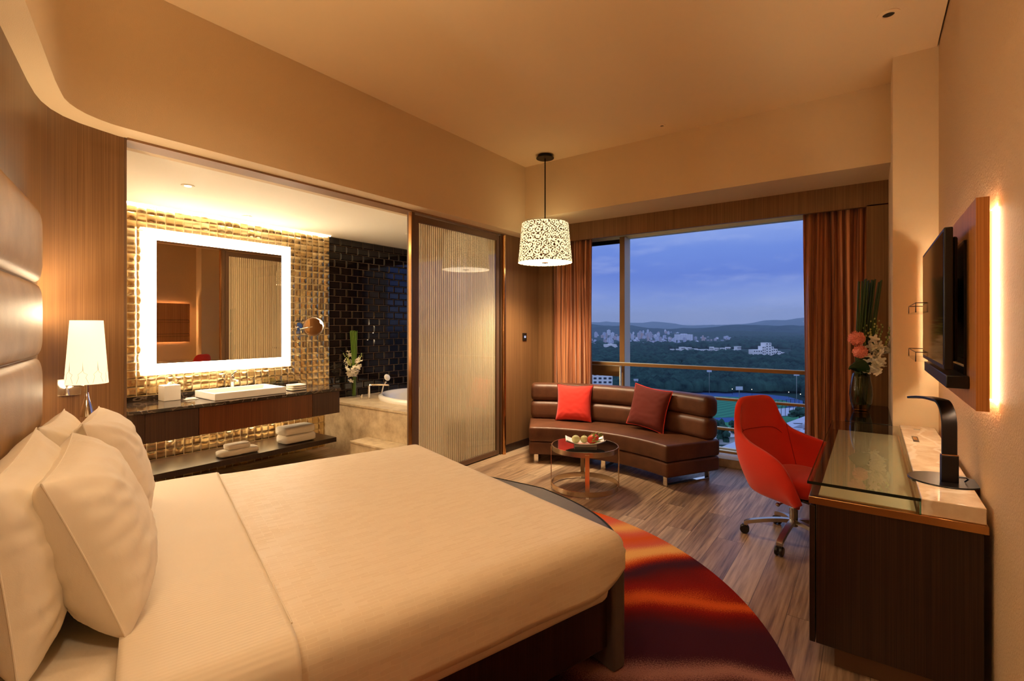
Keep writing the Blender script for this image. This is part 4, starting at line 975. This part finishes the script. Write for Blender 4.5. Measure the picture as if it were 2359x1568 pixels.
MB().box(-5.085, -4.955, 1.68, 1.81, .7505, .885).build('box', M_white, o, bev=.003)
MB().add([(-5.05, 1.73, .885), (-4.99, 1.73, .885), (-4.99, 1.76, .885), (-5.05, 1.76, .885), (-5.03, 1.74, .905), (-5.0, 1.752, .915)], [(0, 1, 5, 4), (2, 3, 4, 5), (0, 3, 4), (1, 2, 5)]).build('tissue', M_towel, o)
o = thing('soap_dish', 'small white soap dish between tissue box and basin', 'soap dish', (-4.90, 1.87, .75))
MB().box(-4.94, -4.87, 1.82, 1.92, .7505, .757).build('dish', M_ceramic, o, bev=.003); MB().box(-4.93, -4.88, 1.835, 1.905, .757, .766).build('soap', M_white, o, bev=.004)
def towelroll(name, label, x0, x1, y0, y1, z0, h, group, n=1):
    o = thing(name, label, 'towel', ((x0 + x1) / 2, (y0 + y1) / 2, z0), group=group)
    def fn(a, b):
        th = b * 2 * math.pi; q = a * 2 - 1; e = (1 - abs(q) ** 16) ** .5
        cx_ = math.copysign(abs(math.cos(th)) ** .4, math.cos(th)); sz_ = math.copysign(abs(math.sin(th)) ** .5, math.sin(th))
        nn = .004 * noise.noise(Vector((a * 9, th * 2, y0 * 9)))
        return ((x0 + x1) / 2 + cx_ * ((x1 - x0) / 2 + nn) * e, (y0 + y1) / 2 + q * (y1 - y0) / 2, z0 + h / 2 + sz_ * (h / 2 + nn * .3) * e)
    MB().grid(fn, 24, 28, cv=True).build('folded_cloth', M_towel, o, smooth=180)
    MB().tube([((x0 + x1) / 2 + (x1 - x0) / 2 * .985, y0 + (y1 - y0) * k / 10, z0 + h * .5) for k in range(1, 10)], .0025, 6).build('fold_edge', M_towel, o)
    return o
towelroll('hand_towel', 'long folded white towel under a smaller one at the middle of the shelf', -4.82, -4.68, 2.02, 2.38, .219, .055, 'towels on the vanity shelf')
towelroll('face_towel', 'small folded white towel on top of the long one on the shelf', -4.81, -4.69, 2.09, 2.30, .274, .05, 'towels on the vanity shelf')
towelroll('bath_towel', 'thick folded bath towel at the bottom of the right shelf stack', -4.90, -4.69, 2.63, 2.98, .219, .085, 'towels on the vanity shelf')
towelroll('bath_towel', 'thick folded bath towel on top of the right shelf stack', -4.90, -4.69, 2.62, 2.97, .304, .085, 'towels on the vanity shelf')
for k, lb in enumerate(('lowest small washcloth of the stack on the marble counter', 'middle small washcloth of the stack on the marble counter', 'top small washcloth of the stack on the marble counter')):
    towelroll('washcloth', lb, -4.84, -4.70, 2.70 + .004 * k, 2.87, .7505 + .02 * k, .02, 'washcloths on the counter')
# mirror
o = thing('illuminated_mirror', 'large rectangular mirror with a glowing white border over the basin', 'mirror', (WX, 2.27, 1.62))
my0, my1, mz0, mz1 = 1.576, 2.918, .973, 2.263; MXF = WX + .045; bw = .098
MB().box(WX + .002, MXF - .004, my0 + .03, my1 - .03, mz0 + .03, mz1 - .03).build('housing', M_steel, o)
MB().box(MXF - .004, MXF, my0 + bw, my1 - bw, mz0 + bw, mz1 - bw).build('mirror_glass', M_mirror, o)
fr = MB().box(MXF - .004, MXF, my0, my1, mz0, mz0 + bw).box(MXF - .004, MXF, my0, my1, mz1 - bw, mz1).box(MXF - .004, MXF, my0, my0 + bw, mz0 + bw, mz1 - bw).box(MXF - .004, MXF, my1 - bw, my1, mz0 + bw, mz1 - bw)
fr.build('light_border', M_led, o)
# magnifying mirror
o = thing('shaving_mirror', 'round swing-arm magnifying mirror on the gold tiles', 'mirror', (WX, 3.03, 1.40))
Mx = Matrix.Rotation(R(-35), 3, 'Z') @ Matrix.Rotation(R(90), 3, 'Y')
w_ = MB().lathe([(.001, 0), (.045, 0), (.045, .012), (.001, .012)], (0, 0, 0), 28, cap=False); w_.xf(Matrix.Translation((WX + .004, 3.03, 1.40)) @ Matrix.Rotation(R(90), 4, 'Y')).build('wall_mount', M_chrome, o)
MB().tube([(WX + .02, 3.03, 1.40), (WX + .10, 3.00, 1.37), (WX + .14, 3.12, 1.40)], .006, 8).build('swing_arm', M_chrome, o)
c4 = Matrix.Translation((WX + .15, 3.13, 1.40)) @ Mx.to_4x4()
MB().lathe([(.104, -.008), (.108, 0), (.104, .008), (.092, .008), (.092, .002)], (0, 0, 0), 48, cap=False).xf(c4).build('ring', M_chrome, o)
MB().lathe([(.001, .0), (.093, .0)], (0, 0, 0), 48, cap=False).xf(c4).build('mirror_glass', M_mirror, o); MB().lathe([(.001, -.008), (.104, -.008)], (0, 0, 0), 48, cap=False).xf(c4).build('back', M_chrome, o)

# ================================================================= BATHTUB
ZD = .545; ty0 = 3.36
o = thing('bathtub', 'oval white bathtub set in a beige stone surround', 'bathtub', (-4.25, 4.2, 0))
ox, oy, oa, ob = -4.20, 4.22, .72, .56; x0, x1, y0, y1 = -5.168, -3.405, ty0, 4.975; N = 96; ring1, ring2 = [], []
for k in range(N):
    a = 2 * math.pi * k / N; c_, s_ = math.cos(a), math.sin(a); ring1.append((ox + oa * c_, oy + ob * s_))
    tt = min((x1 - ox) / c_ if c_ > 1e-6 else 9e9, (x0 - ox) / c_ if c_ < -1e-6 else 9e9, (y1 - oy) / s_ if s_ > 1e-6 else 9e9, (y0 - oy) / s_ if s_ < -1e-6 else 9e9); ring2.append((ox + tt * c_, oy + tt * s_))
for cxy in ((x0, y0), (x1, y0), (x1, y1), (x0, y1)):
    kk = min(range(N), key=lambda k: (ring2[k][0] - cxy[0]) ** 2 + (ring2[k][1] - cxy[1]) ** 2); ring2[kk] = cxy
vs = [(p[0], p[1], ZD) for p in ring1] + [(p[0], p[1], ZD) for p in ring2] + [(p[0], p[1], ZD - .022) for p in ring2]
MB().add(vs, [(k, (k + 1) % N, N + (k + 1) % N, N + k) for k in range(N)] + [(N + k, N + (k + 1) % N, 2 * N + (k + 1) % N, 2 * N + k) for k in range(N)]).build('deck', M_stone, o, smooth=30)
MB().box(x0, x1, y0 + .008, y0 + .03, .0, ZD - .022).box(x1 - .03, x1, y0 + .03, y1, 0, ZD - .022).build('surround', M_stone, o)
prof = [(1.045, 0), (1.055, .02), (1.045, .045), (1.0, .055), (.95, .048), (.90, .0), (.84, -.12), (.72, -.30), (.55, -.36), (.001, -.37)]
vs = []; 
for s_, z_ in prof:
    for k in range(N): a = 2 * math.pi * k / N; vs.append((ox + oa * s_ * math.cos(a), oy + ob * s_ * math.sin(a), ZD + z_))
MB().add(vs, [(i * N + k, i * N + (k + 1) % N, (i + 1) * N + (k + 1) % N, (i + 1) * N + k) for i in range(len(prof) - 1) for k in range(N)]).build('basin', M_ceramic, o, smooth=180)
o = thing('bath_step', 'low beige stone step in front of the bathtub', 'step', (-3.9, 3.24, 0))
MB().box(-4.345, -3.45, 3.135, 3.362, 0, .20).build('base', M_stone, o); MB().box(-4.35, -3.445, 3.13, 3.362, .200, .221).build('tread', M_stone, o, bev=.003)
o = thing('bath_spout', 'square chrome bath spout arching over the tub rim', 'faucet', (-4.80, 3.70, ZD))
MB().tube([(-4.80, 3.72, ZD), (-4.80, 3.72, ZD + .15), (-4.785, 3.73, ZD + .168), (-4.58, 3.84, ZD + .168)], 1, 4, sq=(.012, .009)).build('spout', M_chrome, o, bev=.003)
MB().cyl((-4.86, 3.66, ZD), .016, .05, 16).build('handle', M_chrome, o); MB().cyl((-4.86, 3.66, ZD + .05), .02, .006, 16).build('handle_cap', M_chrome, o)
o = thing('hand_shower', 'white faced chrome hand shower standing by the tub spout', 'hand shower', (-4.78, 3.86, ZD))
MB().cyl((-4.78, 3.88, ZD), .014, .03, 16).build('holder', M_chrome, o); MB().tube([(-4.78, 3.88, ZD + .02), (-4.75, 3.89, ZD + .14), (-4.71, 3.90, ZD + .20)], [.010, .010, .012], 10).build('handle', M_chrome, o)
w_ = MB().lathe([(.001, -.01), (.036, -.01), (.042, 0), (.036, .01), (.001, .012)], (0, 0, 0), 28, cap=False); w_.xf(Matrix.Translation((-4.69, 3.90, ZD + .245)) @ Matrix.Rotation(R(68), 4, 'Y')).build('shower_head', M_ceramic, o, smooth=60)
# ================================================================= OUTSIDE, far below the window
GZ = -45.0
def G(x, y, z=GZ): return at(x, y, z)
def leafy(c1, c2, sc):
    def fn(t, b):
        v = t.coord(); n = t.noise(v, sc, 5, .65); c = t.ramp(n, [(.35, c1), (.65, c2)]); t.l.new(c, b.inputs['Base Color'])
    return fn
M_gr = mat('meadow_ground', rough=1, spec=.1, fn=leafy(srgb(28, 50, 48), srgb(44, 72, 64), .02))
M_for = mat('forest_leaves', rough=1, spec=.05, fn=leafy(srgb(22, 40, 42), srgb(52, 82, 72), .09))
M_for2 = mat('dark_tree_leaves', rough=1, spec=.05, fn=leafy(srgb(28, 48, 44), srgb(62, 92, 76), .4))
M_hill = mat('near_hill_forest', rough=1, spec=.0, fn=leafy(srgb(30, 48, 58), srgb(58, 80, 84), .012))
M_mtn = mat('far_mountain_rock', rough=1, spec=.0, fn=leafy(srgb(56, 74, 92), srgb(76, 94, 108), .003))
def lawn(t, b):
    v = t.coord(rot=(0, 0, R(18))); x = t.node('ShaderNodeSeparateXYZ', {0: v}).outputs[0]
    s_ = t.math('SINE', t.math('MULTIPLY', x, 1.3)); c = t.mix(t.math('ADD', .5, t.math('MULTIPLY', s_, .5)), srgb(52, 116, 92), srgb(66, 138, 104)); t.l.new(c, b.inputs['Base Color'])
M_lawn = mat('striped_lawn', rough=1, spec=.1, fn=lawn)
M_lawn2 = mat('plain_lawn', srgb(62, 128, 90), 1, spec=.1)
M_track = mat('blue_running_track', srgb(66, 92, 140), .9, spec=.1)
M_road = mat('asphalt', srgb(112, 116, 132), .9, spec=.1)
M_conc = mat('pale_concrete', srgb(186, 188, 200), .8)
M_bw = mat('white_facade', srgb(232, 226, 222), .9, spec=.1)
M_win = mat('dark_window', srgb(44, 50, 62), .5)
def fac(a, b_, sx, sz):
    def fn(t, b):
        v = t.coord(); s3 = t.node('ShaderNodeSeparateXYZ', {0: v}); h = t.math('ADD', s3.outputs[0], s3.outputs[1])
        w1 = t.math('GREATER_THAN', t.math('FRACT', t.math('MULTIPLY', h, sx)), .45); w2 = t.math('GREATER_THAN', t.math('FRACT', t.math('MULTIPLY', s3.outputs[2], sz)), .5)
        rnd_ = t.node('ShaderNodeObjectInfo').outputs['Random']; base = t.ramp(rnd_, [(0, a), (.5, b_), (1, srgb(200, 168, 160))])
        t.l.new(t.mix(t.math('MULTIPLY', t.math('MULTIPLY', w1, w2), .55), base, srgb(70, 80, 104)), b.inputs['Base Color'])
    return fn
M_city = mat('city_facade', rough=.9, spec=.1, fn=fac(srgb(236, 232, 240), srgb(190, 192, 214), .16, .30))
M_lampy = mat('street_light', (1, 1, 1, 1), .5, emit=(1, .85, .55, 1), estr=2.5)

def hazefn():
    m = bpy.data.materials.new('evening_haze'); m.use_nodes = True; t = NT(m.node_tree); t.n.clear(); out = t.node('ShaderNodeOutputMaterial')
    vs = t.node('ShaderNodeVolumeScatter', {'Color': (.72, .87, 1, 1), 'Density': .00015, 'Anisotropy': .2}); t.l.new(vs.outputs[0], out.inputs['Volume']); return m
HZ = MB().box(-9500, 9000, 160, 9600, GZ - 2, 260).build('evening_haze', hazefn(), smooth=0); tag(HZ, 'thin blue evening haze over the valley', 'haze', kind='structure')
struct(MB().box(-9000, 9000, 20, 9500, GZ - 1, GZ), 'ground', M_gr, label='dark wooded valley floor far below the window')
def terrain(name, label, m, y0, y1, x0, x1, hfn, nx, ny):
    def fn(a, b): x = x0 + (x1 - x0) * a; y = y0 + (y1 - y0) * b; return (x, y, GZ - 3 + hfn(x, y, a, b))
    struct(MB().grid(fn, nx, ny), name, m, label=label, smooth=180)
nz_ = lambda x, y, s_, k=0: noise.fractal(Vector((x * s_, y * s_, k)), .9, 2.1, 5)
def h1(x, y, a, b): return max(0, (1 - abs(b - .5) * 2)) ** .8 * (50 + 26 * nz_(x, y, .0016, 2) + 5 * nz_(x, y, .012, 3))
def h2(x, y, a, b): return max(0, 1 - abs(b - .5) * 2) ** .8 * (150 + 100 * nz_(x, y, .00052, 7.3) + 16 * nz_(x, y, .0028, 1))
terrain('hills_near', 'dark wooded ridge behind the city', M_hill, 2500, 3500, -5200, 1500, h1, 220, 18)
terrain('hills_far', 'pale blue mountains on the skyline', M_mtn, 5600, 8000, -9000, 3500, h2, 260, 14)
# wooded knoll right of the city
def h3(x, y, a, b):
    p = G(1700, 776); d = math.hypot((x - p.x) / 420, (y - p.y) / 380); return max(0, 1 - d * d) * 32 + 3 * nz_(x, y, .01, 5) - 2
p = G(1700, 776); terrain('hills_mid', 'round wooded knoll to the right of the city', M_for, p.y - 400, p.y + 400, p.x - 450, p.x + 450, h3, 60, 50)

# tree canopy: thousands of crowns nobody could count
rr = random.Random(21); mb = MB()
ICO = [(0, 0, 1)] + [(.894 * math.cos(k * 1.2566), .894 * math.sin(k * 1.2566), .447) for k in range(5)] + [(.894 * math.cos(k * 1.2566 + .628), .894 * math.sin(k * 1.2566 + .628), -.3) for k in range(5)]
IF = [(0, 1 + k, 1 + (k + 1) % 5) for k in range(5)] + [(1 + k, 6 + k, 1 + (k + 1) % 5) for k in range(5)] + [(1 + (k + 1) % 5, 6 + k, 6 + (k + 1) % 5) for k in range(5)]
def crown(mb, c, r_, h, rr):
    a = rr.uniform(0, 6.28); ca, sa = math.cos(a), math.sin(a)
    mb.add([(c[0] + (x * ca - y * sa) * r_ * rr.uniform(.8, 1.2), c[1] + (x * sa + y * ca) * r_ * rr.uniform(.8, 1.2), c[2] + z_ * h * rr.uniform(.85, 1.1)) for x, y, z_ in ICO], IF)
clear = [(1532, 784, 1720, 824), (1714, 794, 1832, 838), (1386, 796, 1430, 812), (1735, 772, 1768, 786)]
for k in range(7000):
    px = rr.uniform(1250, 1990); t_ = rr.random(); py = 802 + (916 - 802) * (t_ ** .75)
    if px > 1500 and py > 905 and px < 1862: continue
    if any(a < px < c and b < py < d for a, b, c, d in clear): continue
    q = G(px, py); s_ = rr.uniform(.7, 1.35); crown(mb, (q.x, q.y, GZ + (3.2 if py > 850 else 6)), (4.6 if py > 850 else 8.5) * s_, (5.2 if py > 850 else 6.0) * s_, rr)
for k in range(1500):
    px = rr.uniform(1250, 1990); py = rr.uniform(777, 803)
    if px < 1690 and py < 800: continue
    q = G(px, py); s_ = rr.uniform(.8, 1.3); crown(mb, (q.x, q.y, GZ + 4), 15 * s_, 9 * s_, rr)
tag(mb.build('forest_canopy', M_for, smooth=180), 'dense dark tree canopy filling the valley below the city', 'forest', kind='stuff')

# sports ground
def flat(pix, z, m, name, label, cat=None, kind='structure', th=.3):
    P = [G(x, y) for x, y in pix]; o = MB().prism([(p.x, p.y) for p in P], GZ, GZ + z).build(name, m, smooth=0)
    tag(o, label, cat or 'field', kind=kind); return o
c0 = G(1640, 928); M_line = mat('pale_line', srgb(170, 190, 210), .9)
sf = thing('sports_field', 'green sports field ringed by a blue running track seen through the window', 'sports field', (c0.x, c0.y, GZ))
tr = [(1480, 915), (1560, 903), (1650, 903), (1740, 906), (1815, 914), (1850, 924), (1862, 938), (1800, 960), (1720, 972), (1640, 974), (1560, 966), (1490, 940)]
il = [(1510, 922), (1570, 914), (1650, 914), (1740, 917), (1800, 922), (1828, 930), (1790, 950), (1712, 962), (1640, 963), (1570, 956), (1515, 936)]
for nm, pl, m_, z_ in (('running_track', tr, M_track, .25), ('infield', il, M_lawn, .4)):
    P = [G(x, y) for x, y in pl]; MB().prism([(p.x, p.y) for p in P], GZ + .01, GZ + z_).build(nm, m_, sf, smooth=0)
flat([(1600, 972), (1700, 970), (1860, 955), (1900, 965), (1880, 990), (1600, 992)], .2, M_lawn2, 'lawn', 'plain green lawn this side of the running track', 'lawn')
flat([(1560, 994), (1900, 990), (1900, 1012), (1560, 1012)], .25, M_road, 'road', 'grey road beside the lawn', 'road')
o = thing('tennis_court', 'pale fenced ball court to the right of the sports field', 'court', G(1815, 955))
P = [G(x, y) for x, y in ((1782, 944), (1850, 938), (1856, 956), (1790, 960))]; MB().prism([(p.x, p.y) for p in P], GZ + .2, GZ + .5).build('court_surface', M_conc, o, smooth=0)
mb = MB()
for i in range(4):
    a, b = P[i], P[(i + 1) % 4]
    for k in range(7): q = a.lerp(b, k / 7); mb.cyl((q.x, q.y, GZ + .3), .12, 5, 6)
    mb.tube([a + Vector((0, 0, 5)), b + Vector((0, 0, 5))], .1, 4)
mb.build('fence', M_black, o)
for (x, yb, yt, lb) in ((1634, 906, 853, 'floodlight mast in the trees left of the red chair'), (1835, 925, 861, 'floodlight mast at the far right of the window'), (1703, 922, 894, 'wide floodlight mast behind the sports field'),
                        (1465, 905, 876, 'floodlight mast partly hidden by trees beside the mullion')):
    b_ = G(x, yb); d_ = (b_ - Vector((0, 0, GZ))); hgt = (yb - yt) * (_c * b_.y - _s * b_.x) / F
    o = thing('floodlight_mast', lb, 'floodlight', b_, group='floodlight masts round the sports field')
    MB().cyl(b_, .22, hgt, 8).build('pole', M_steel, o); MB().obox(b_ + Vector((0, 0, hgt)), (3.2 if x != 1703 else 4.2, .5, 2.2), rot=YAW).build('lamp_panel', M_conc, o)
for i, (x, y, lb) in enumerate(((1644, 898, 'small lit park lamp at the left edge of the field trees'), (1658, 895, 'small lit park lamp second from the left behind the field'), (1687, 905, 'small lit park lamp behind the left end of the field'),
                        (1732, 906, 'small lit park lamp above the red chair'), (1817, 913, 'small lit park lamp towards the right of the field'), (1844, 918, 'small lit park lamp beside the right curtain'))):
    b_ = G(x, y + 5); o = thing('park_lamp', lb, 'street lamp', b_, group='lit park lamps round the field')
    MB().cyl(b_, .08, 4, 6).build('post', M_black, o); MB().ball(b_ + Vector((0, 0, 4.2)), .24, 8, 6).build('lamp_head', M_lampy, o)
def tree(x, y, h, r_, lb, z=GZ):
    b_ = G(x, y, z); o = thing('tree', lb, 'tree', b_); MB().cyl(b_, r_ * .07, h * .5, 8).build('trunk', M_woodd, o); mb = MB(); q = random.Random(x)
    for k in range(22): crown(mb, (b_.x + q.gauss(0, r_ * .4), b_.y + q.gauss(0, r_ * .4), b_.z + h * .6 + q.gauss(0, h * .14)), r_ * .42, h * .18, q)
    mb.build('foliage', M_for2, o, smooth=0)
tree(1655, 1025, 9, 3.2, 'dark tree by the road just right of the sofa', -38); tree(1702, 1024, 8, 3.0, 'dark tree by the road left of the red chair', -38); tree(1842, 975, 8, 5, 'dark tree in front of the ball court beside the right curtain')
# angular concrete roof terrace below the window
ZT = -24
o = thing('roof_terrace', 'pale concrete roof frame with square openings below the window', 'roof', at(1760, 1000, ZT))
def beam(a, b, wd, mb):
    A, B = at(*a, ZT), at(*b, ZT); d = (B - A).normalized(); n_ = Vector((-d.y, d.x, 0)) * wd / 2
    mb.prism([(A - n_)[:2], (B - n_)[:2], (B + n_)[:2], (A + n_)[:2]], ZT - 1.2, ZT)
mb = MB(); beam((1600, 1062), (1900, 948), 3.2, mb); beam((1640, 1078), (1900, 972), 1.6, mb); beam((1760, 1000), (1900, 1010), 1.2, mb); beam((1795, 985), (1900, 990), 1.2, mb); beam((1828, 975), (1900, 976), 1.0, mb); beam((1690, 1060), (1900, 1040), 3, mb)
mb.build('beams', M_conc, o, smooth=0)
P = [at(x, y, ZT - 5) for x, y in ((1640, 1040), (1900, 955), (1920, 1080), (1640, 1100))]; MB().prism([(p.x, p.y) for p in P], ZT - 5.5, ZT - 5).build('court_floor', M_win, o, smooth=0)
o = thing('pavilion', 'small white roofed pavilion by the road', 'pavilion', G(1672, 1020, -38)); b_ = G(1672, 1020, -38)
MB().obox(b_ + Vector((0, 0, 1.5)), (7, 5, 3), rot=.5).build('wall', M_bw, o, smooth=0)
MB().lathe([(6.2, 0), (1.5, 2.2), (1.2, 2.4)], (b_.x, b_.y, b_.z + 3), 4).build('roof', M_bw, o, smooth=0)

def facade(name, label, x, yb, wpx, hpx, depth, rows, cols, rot=0, m=M_bw, ground=GZ, grp=None, base=None):
    b_ = base or G(x, yb, ground); dd_ = _c * b_.y - _s * b_.x; wd = wpx * dd_ / F; hh = hpx * dd_ / F
    o = thing(name, label, 'building', b_, YAW + rot, group=grp)
    MB().box(-wd / 2, wd / 2, 0, depth, -3, hh).build('wall', m, o, local=True, smooth=0)
    MB().box(-wd / 2 - .3, wd / 2 + .3, -.3, depth + .3, hh, hh + .8).build('parapet', m, o, local=True, smooth=0)
    for r_ in range(rows):
        for c_ in range(cols):
            cx = -wd / 2 + wd * (c_ + .5) / cols; cz = hh * (r_ + .55) / rows
            MB().box(cx - wd / cols * .28, cx + wd / cols * .28, -.25, .1, cz - hh / rows * .24, cz + hh / rows * .24).build('window', M_win, o, local=True, smooth=0)
    return o
facade('apartment_building', 'pale apartment block with rows of dark windows seen under the sash rail', 1388, 930, 46, 72, 14, 8, 4)
# stepped white building on the slope
bb = G(1772, 828); D_ = _c * bb.y - _s * bb.x; S_ = D_ / F
o = thing('stepped_building', 'white building stepping down to the right with a central tower in the woods', 'building', bb, YAW)
for (x0_, x1_, y0_, y1_, dp, nm) in ((1730, 1751, 805, 824, 14, 'left_wing'), (1751, 1760, 797, 824, 12, 'tower_side'), (1758, 1771, 789, 826, 14, 'tower'), (1771, 1777, 798, 826, 13, 'tower_side'), (1776, 1786, 803, 827, 12, 'terrace_block'),
                                  (1784, 1794, 808, 828, 12, 'terrace_block'), (1793, 1802, 811, 828, 12, 'terrace_block'), (1801, 1816, 816, 829, 12, 'terrace_block'), (1762, 1816, 821, 830, 20, 'podium')):
    w0, w1 = (x0_ - 1772) * S_, (x1_ - 1772) * S_; h0, h1_ = (828 - y1_) * S_ - 2, (828 - y0_) * S_
    bk = MB().box(w0, w1, -dp / 2, dp / 2, h0, h1_).build(nm, M_bw, o, local=True, smooth=0)
    nr, nc = max(1, int((y1_ - y0_) / 5)), max(1, int((x1_ - x0_) / 4.5)); wm = MB()
    for r_ in range(nr):
        for c_ in range(nc):
            cx = w0 + (w1 - w0) * (c_ + .5) / nc; cz = h0 + (h1_ - h0) * (r_ + .55) / nr; wm.box(cx - .7, cx + .7, -dp / 2 - .1, -dp / 2 + .1, cz - .8, cz + .8)
    wm.build('windows', M_win, bk, local=True, smooth=0)
rr = random.Random(4)
for k in range(13):
    x = 1550 + k * 12.8 + rr.uniform(-1, 1); base = G(x, 812 + rr.uniform(-3, 3)); dd_ = _c * base.y - _s * base.x
    facade('campus_building', 'white flat-roofed building in the row along the edge of the woods', x, 812 + rr.uniform(-3, 3), rr.uniform(8, 11.5), rr.uniform(6, 11), 9, 2, 3, rot=rr.uniform(-.3, .3), grp='white flat-roofed buildings in front of the city')
CITY = []
def cityblock(x, yb, wpx, hpx, rot, name='city_building', label='pale city building among many at the foot of the hills', grp='city buildings at the foot of the hills', m=M_city):
    b_ = G(x, yb); dd_ = _c * b_.y - _s * b_.x; wd, hh = wpx * dd_ / F, hpx * dd_ / F
    if any((b_.x - q[0]) ** 2 + (b_.y - q[1]) ** 2 < ((wd + q[2]) * .62) ** 2 for q in CITY): return None
    CITY.append((b_.x, b_.y, wd))
    o = MB().box(-wd / 2, wd / 2, 0, wd * .7, -4, hh).box(-wd * .2, wd * .15, wd * .1, wd * .4, hh, hh * 1.12).build(name, m, smooth=0); o.location = b_; o.rotation_euler = (0, 0, YAW + rot); tag(o, label, 'building', grp); return o
cityblock(1499, 780, 7, 15, .1, 'tower_block', 'taller tower block rising over the middle of the city', None); cityblock(1580, 783, 34, 13, .1, 'long_city_block', 'long pale block standing at the right of the city', None)
cityblock(1408, 806, 26, 13, .1, 'white_terraced_block', 'bright white terraced block at the left behind the sash', None, M_bw)
nb = 0
for k in range(1400):
    if nb >= 230: break
    x = rr.triangular(1290, 1705, 1490); yb = 771 + 33 * rr.random() ** 1.3
    if x > 1610 and yb > 786: yb = rr.uniform(773, 785)
    nb += cityblock(x, yb, rr.uniform(3, 7), rr.choice((3, 5, 6, 7, 9, 12)) * (1 if x < 1600 else .6), rr.uniform(-.5, .5)) is not None
for k in range(26):
    x = rr.uniform(1715, 1885); b_ = G(x, rr.uniform(777, 782)); cityblock(x, rr.uniform(776, 782), rr.uniform(3, 6), rr.uniform(2, 3.5), rr.uniform(-.5, .5), 'villa', 'small villa in the row on the wooded slope at the right', 'villas on the wooded slope', M_bw)
cityblock(1752, 778, 18, 6, 0, 'slope_block', 'pale larger block among the villas on the slope', None)
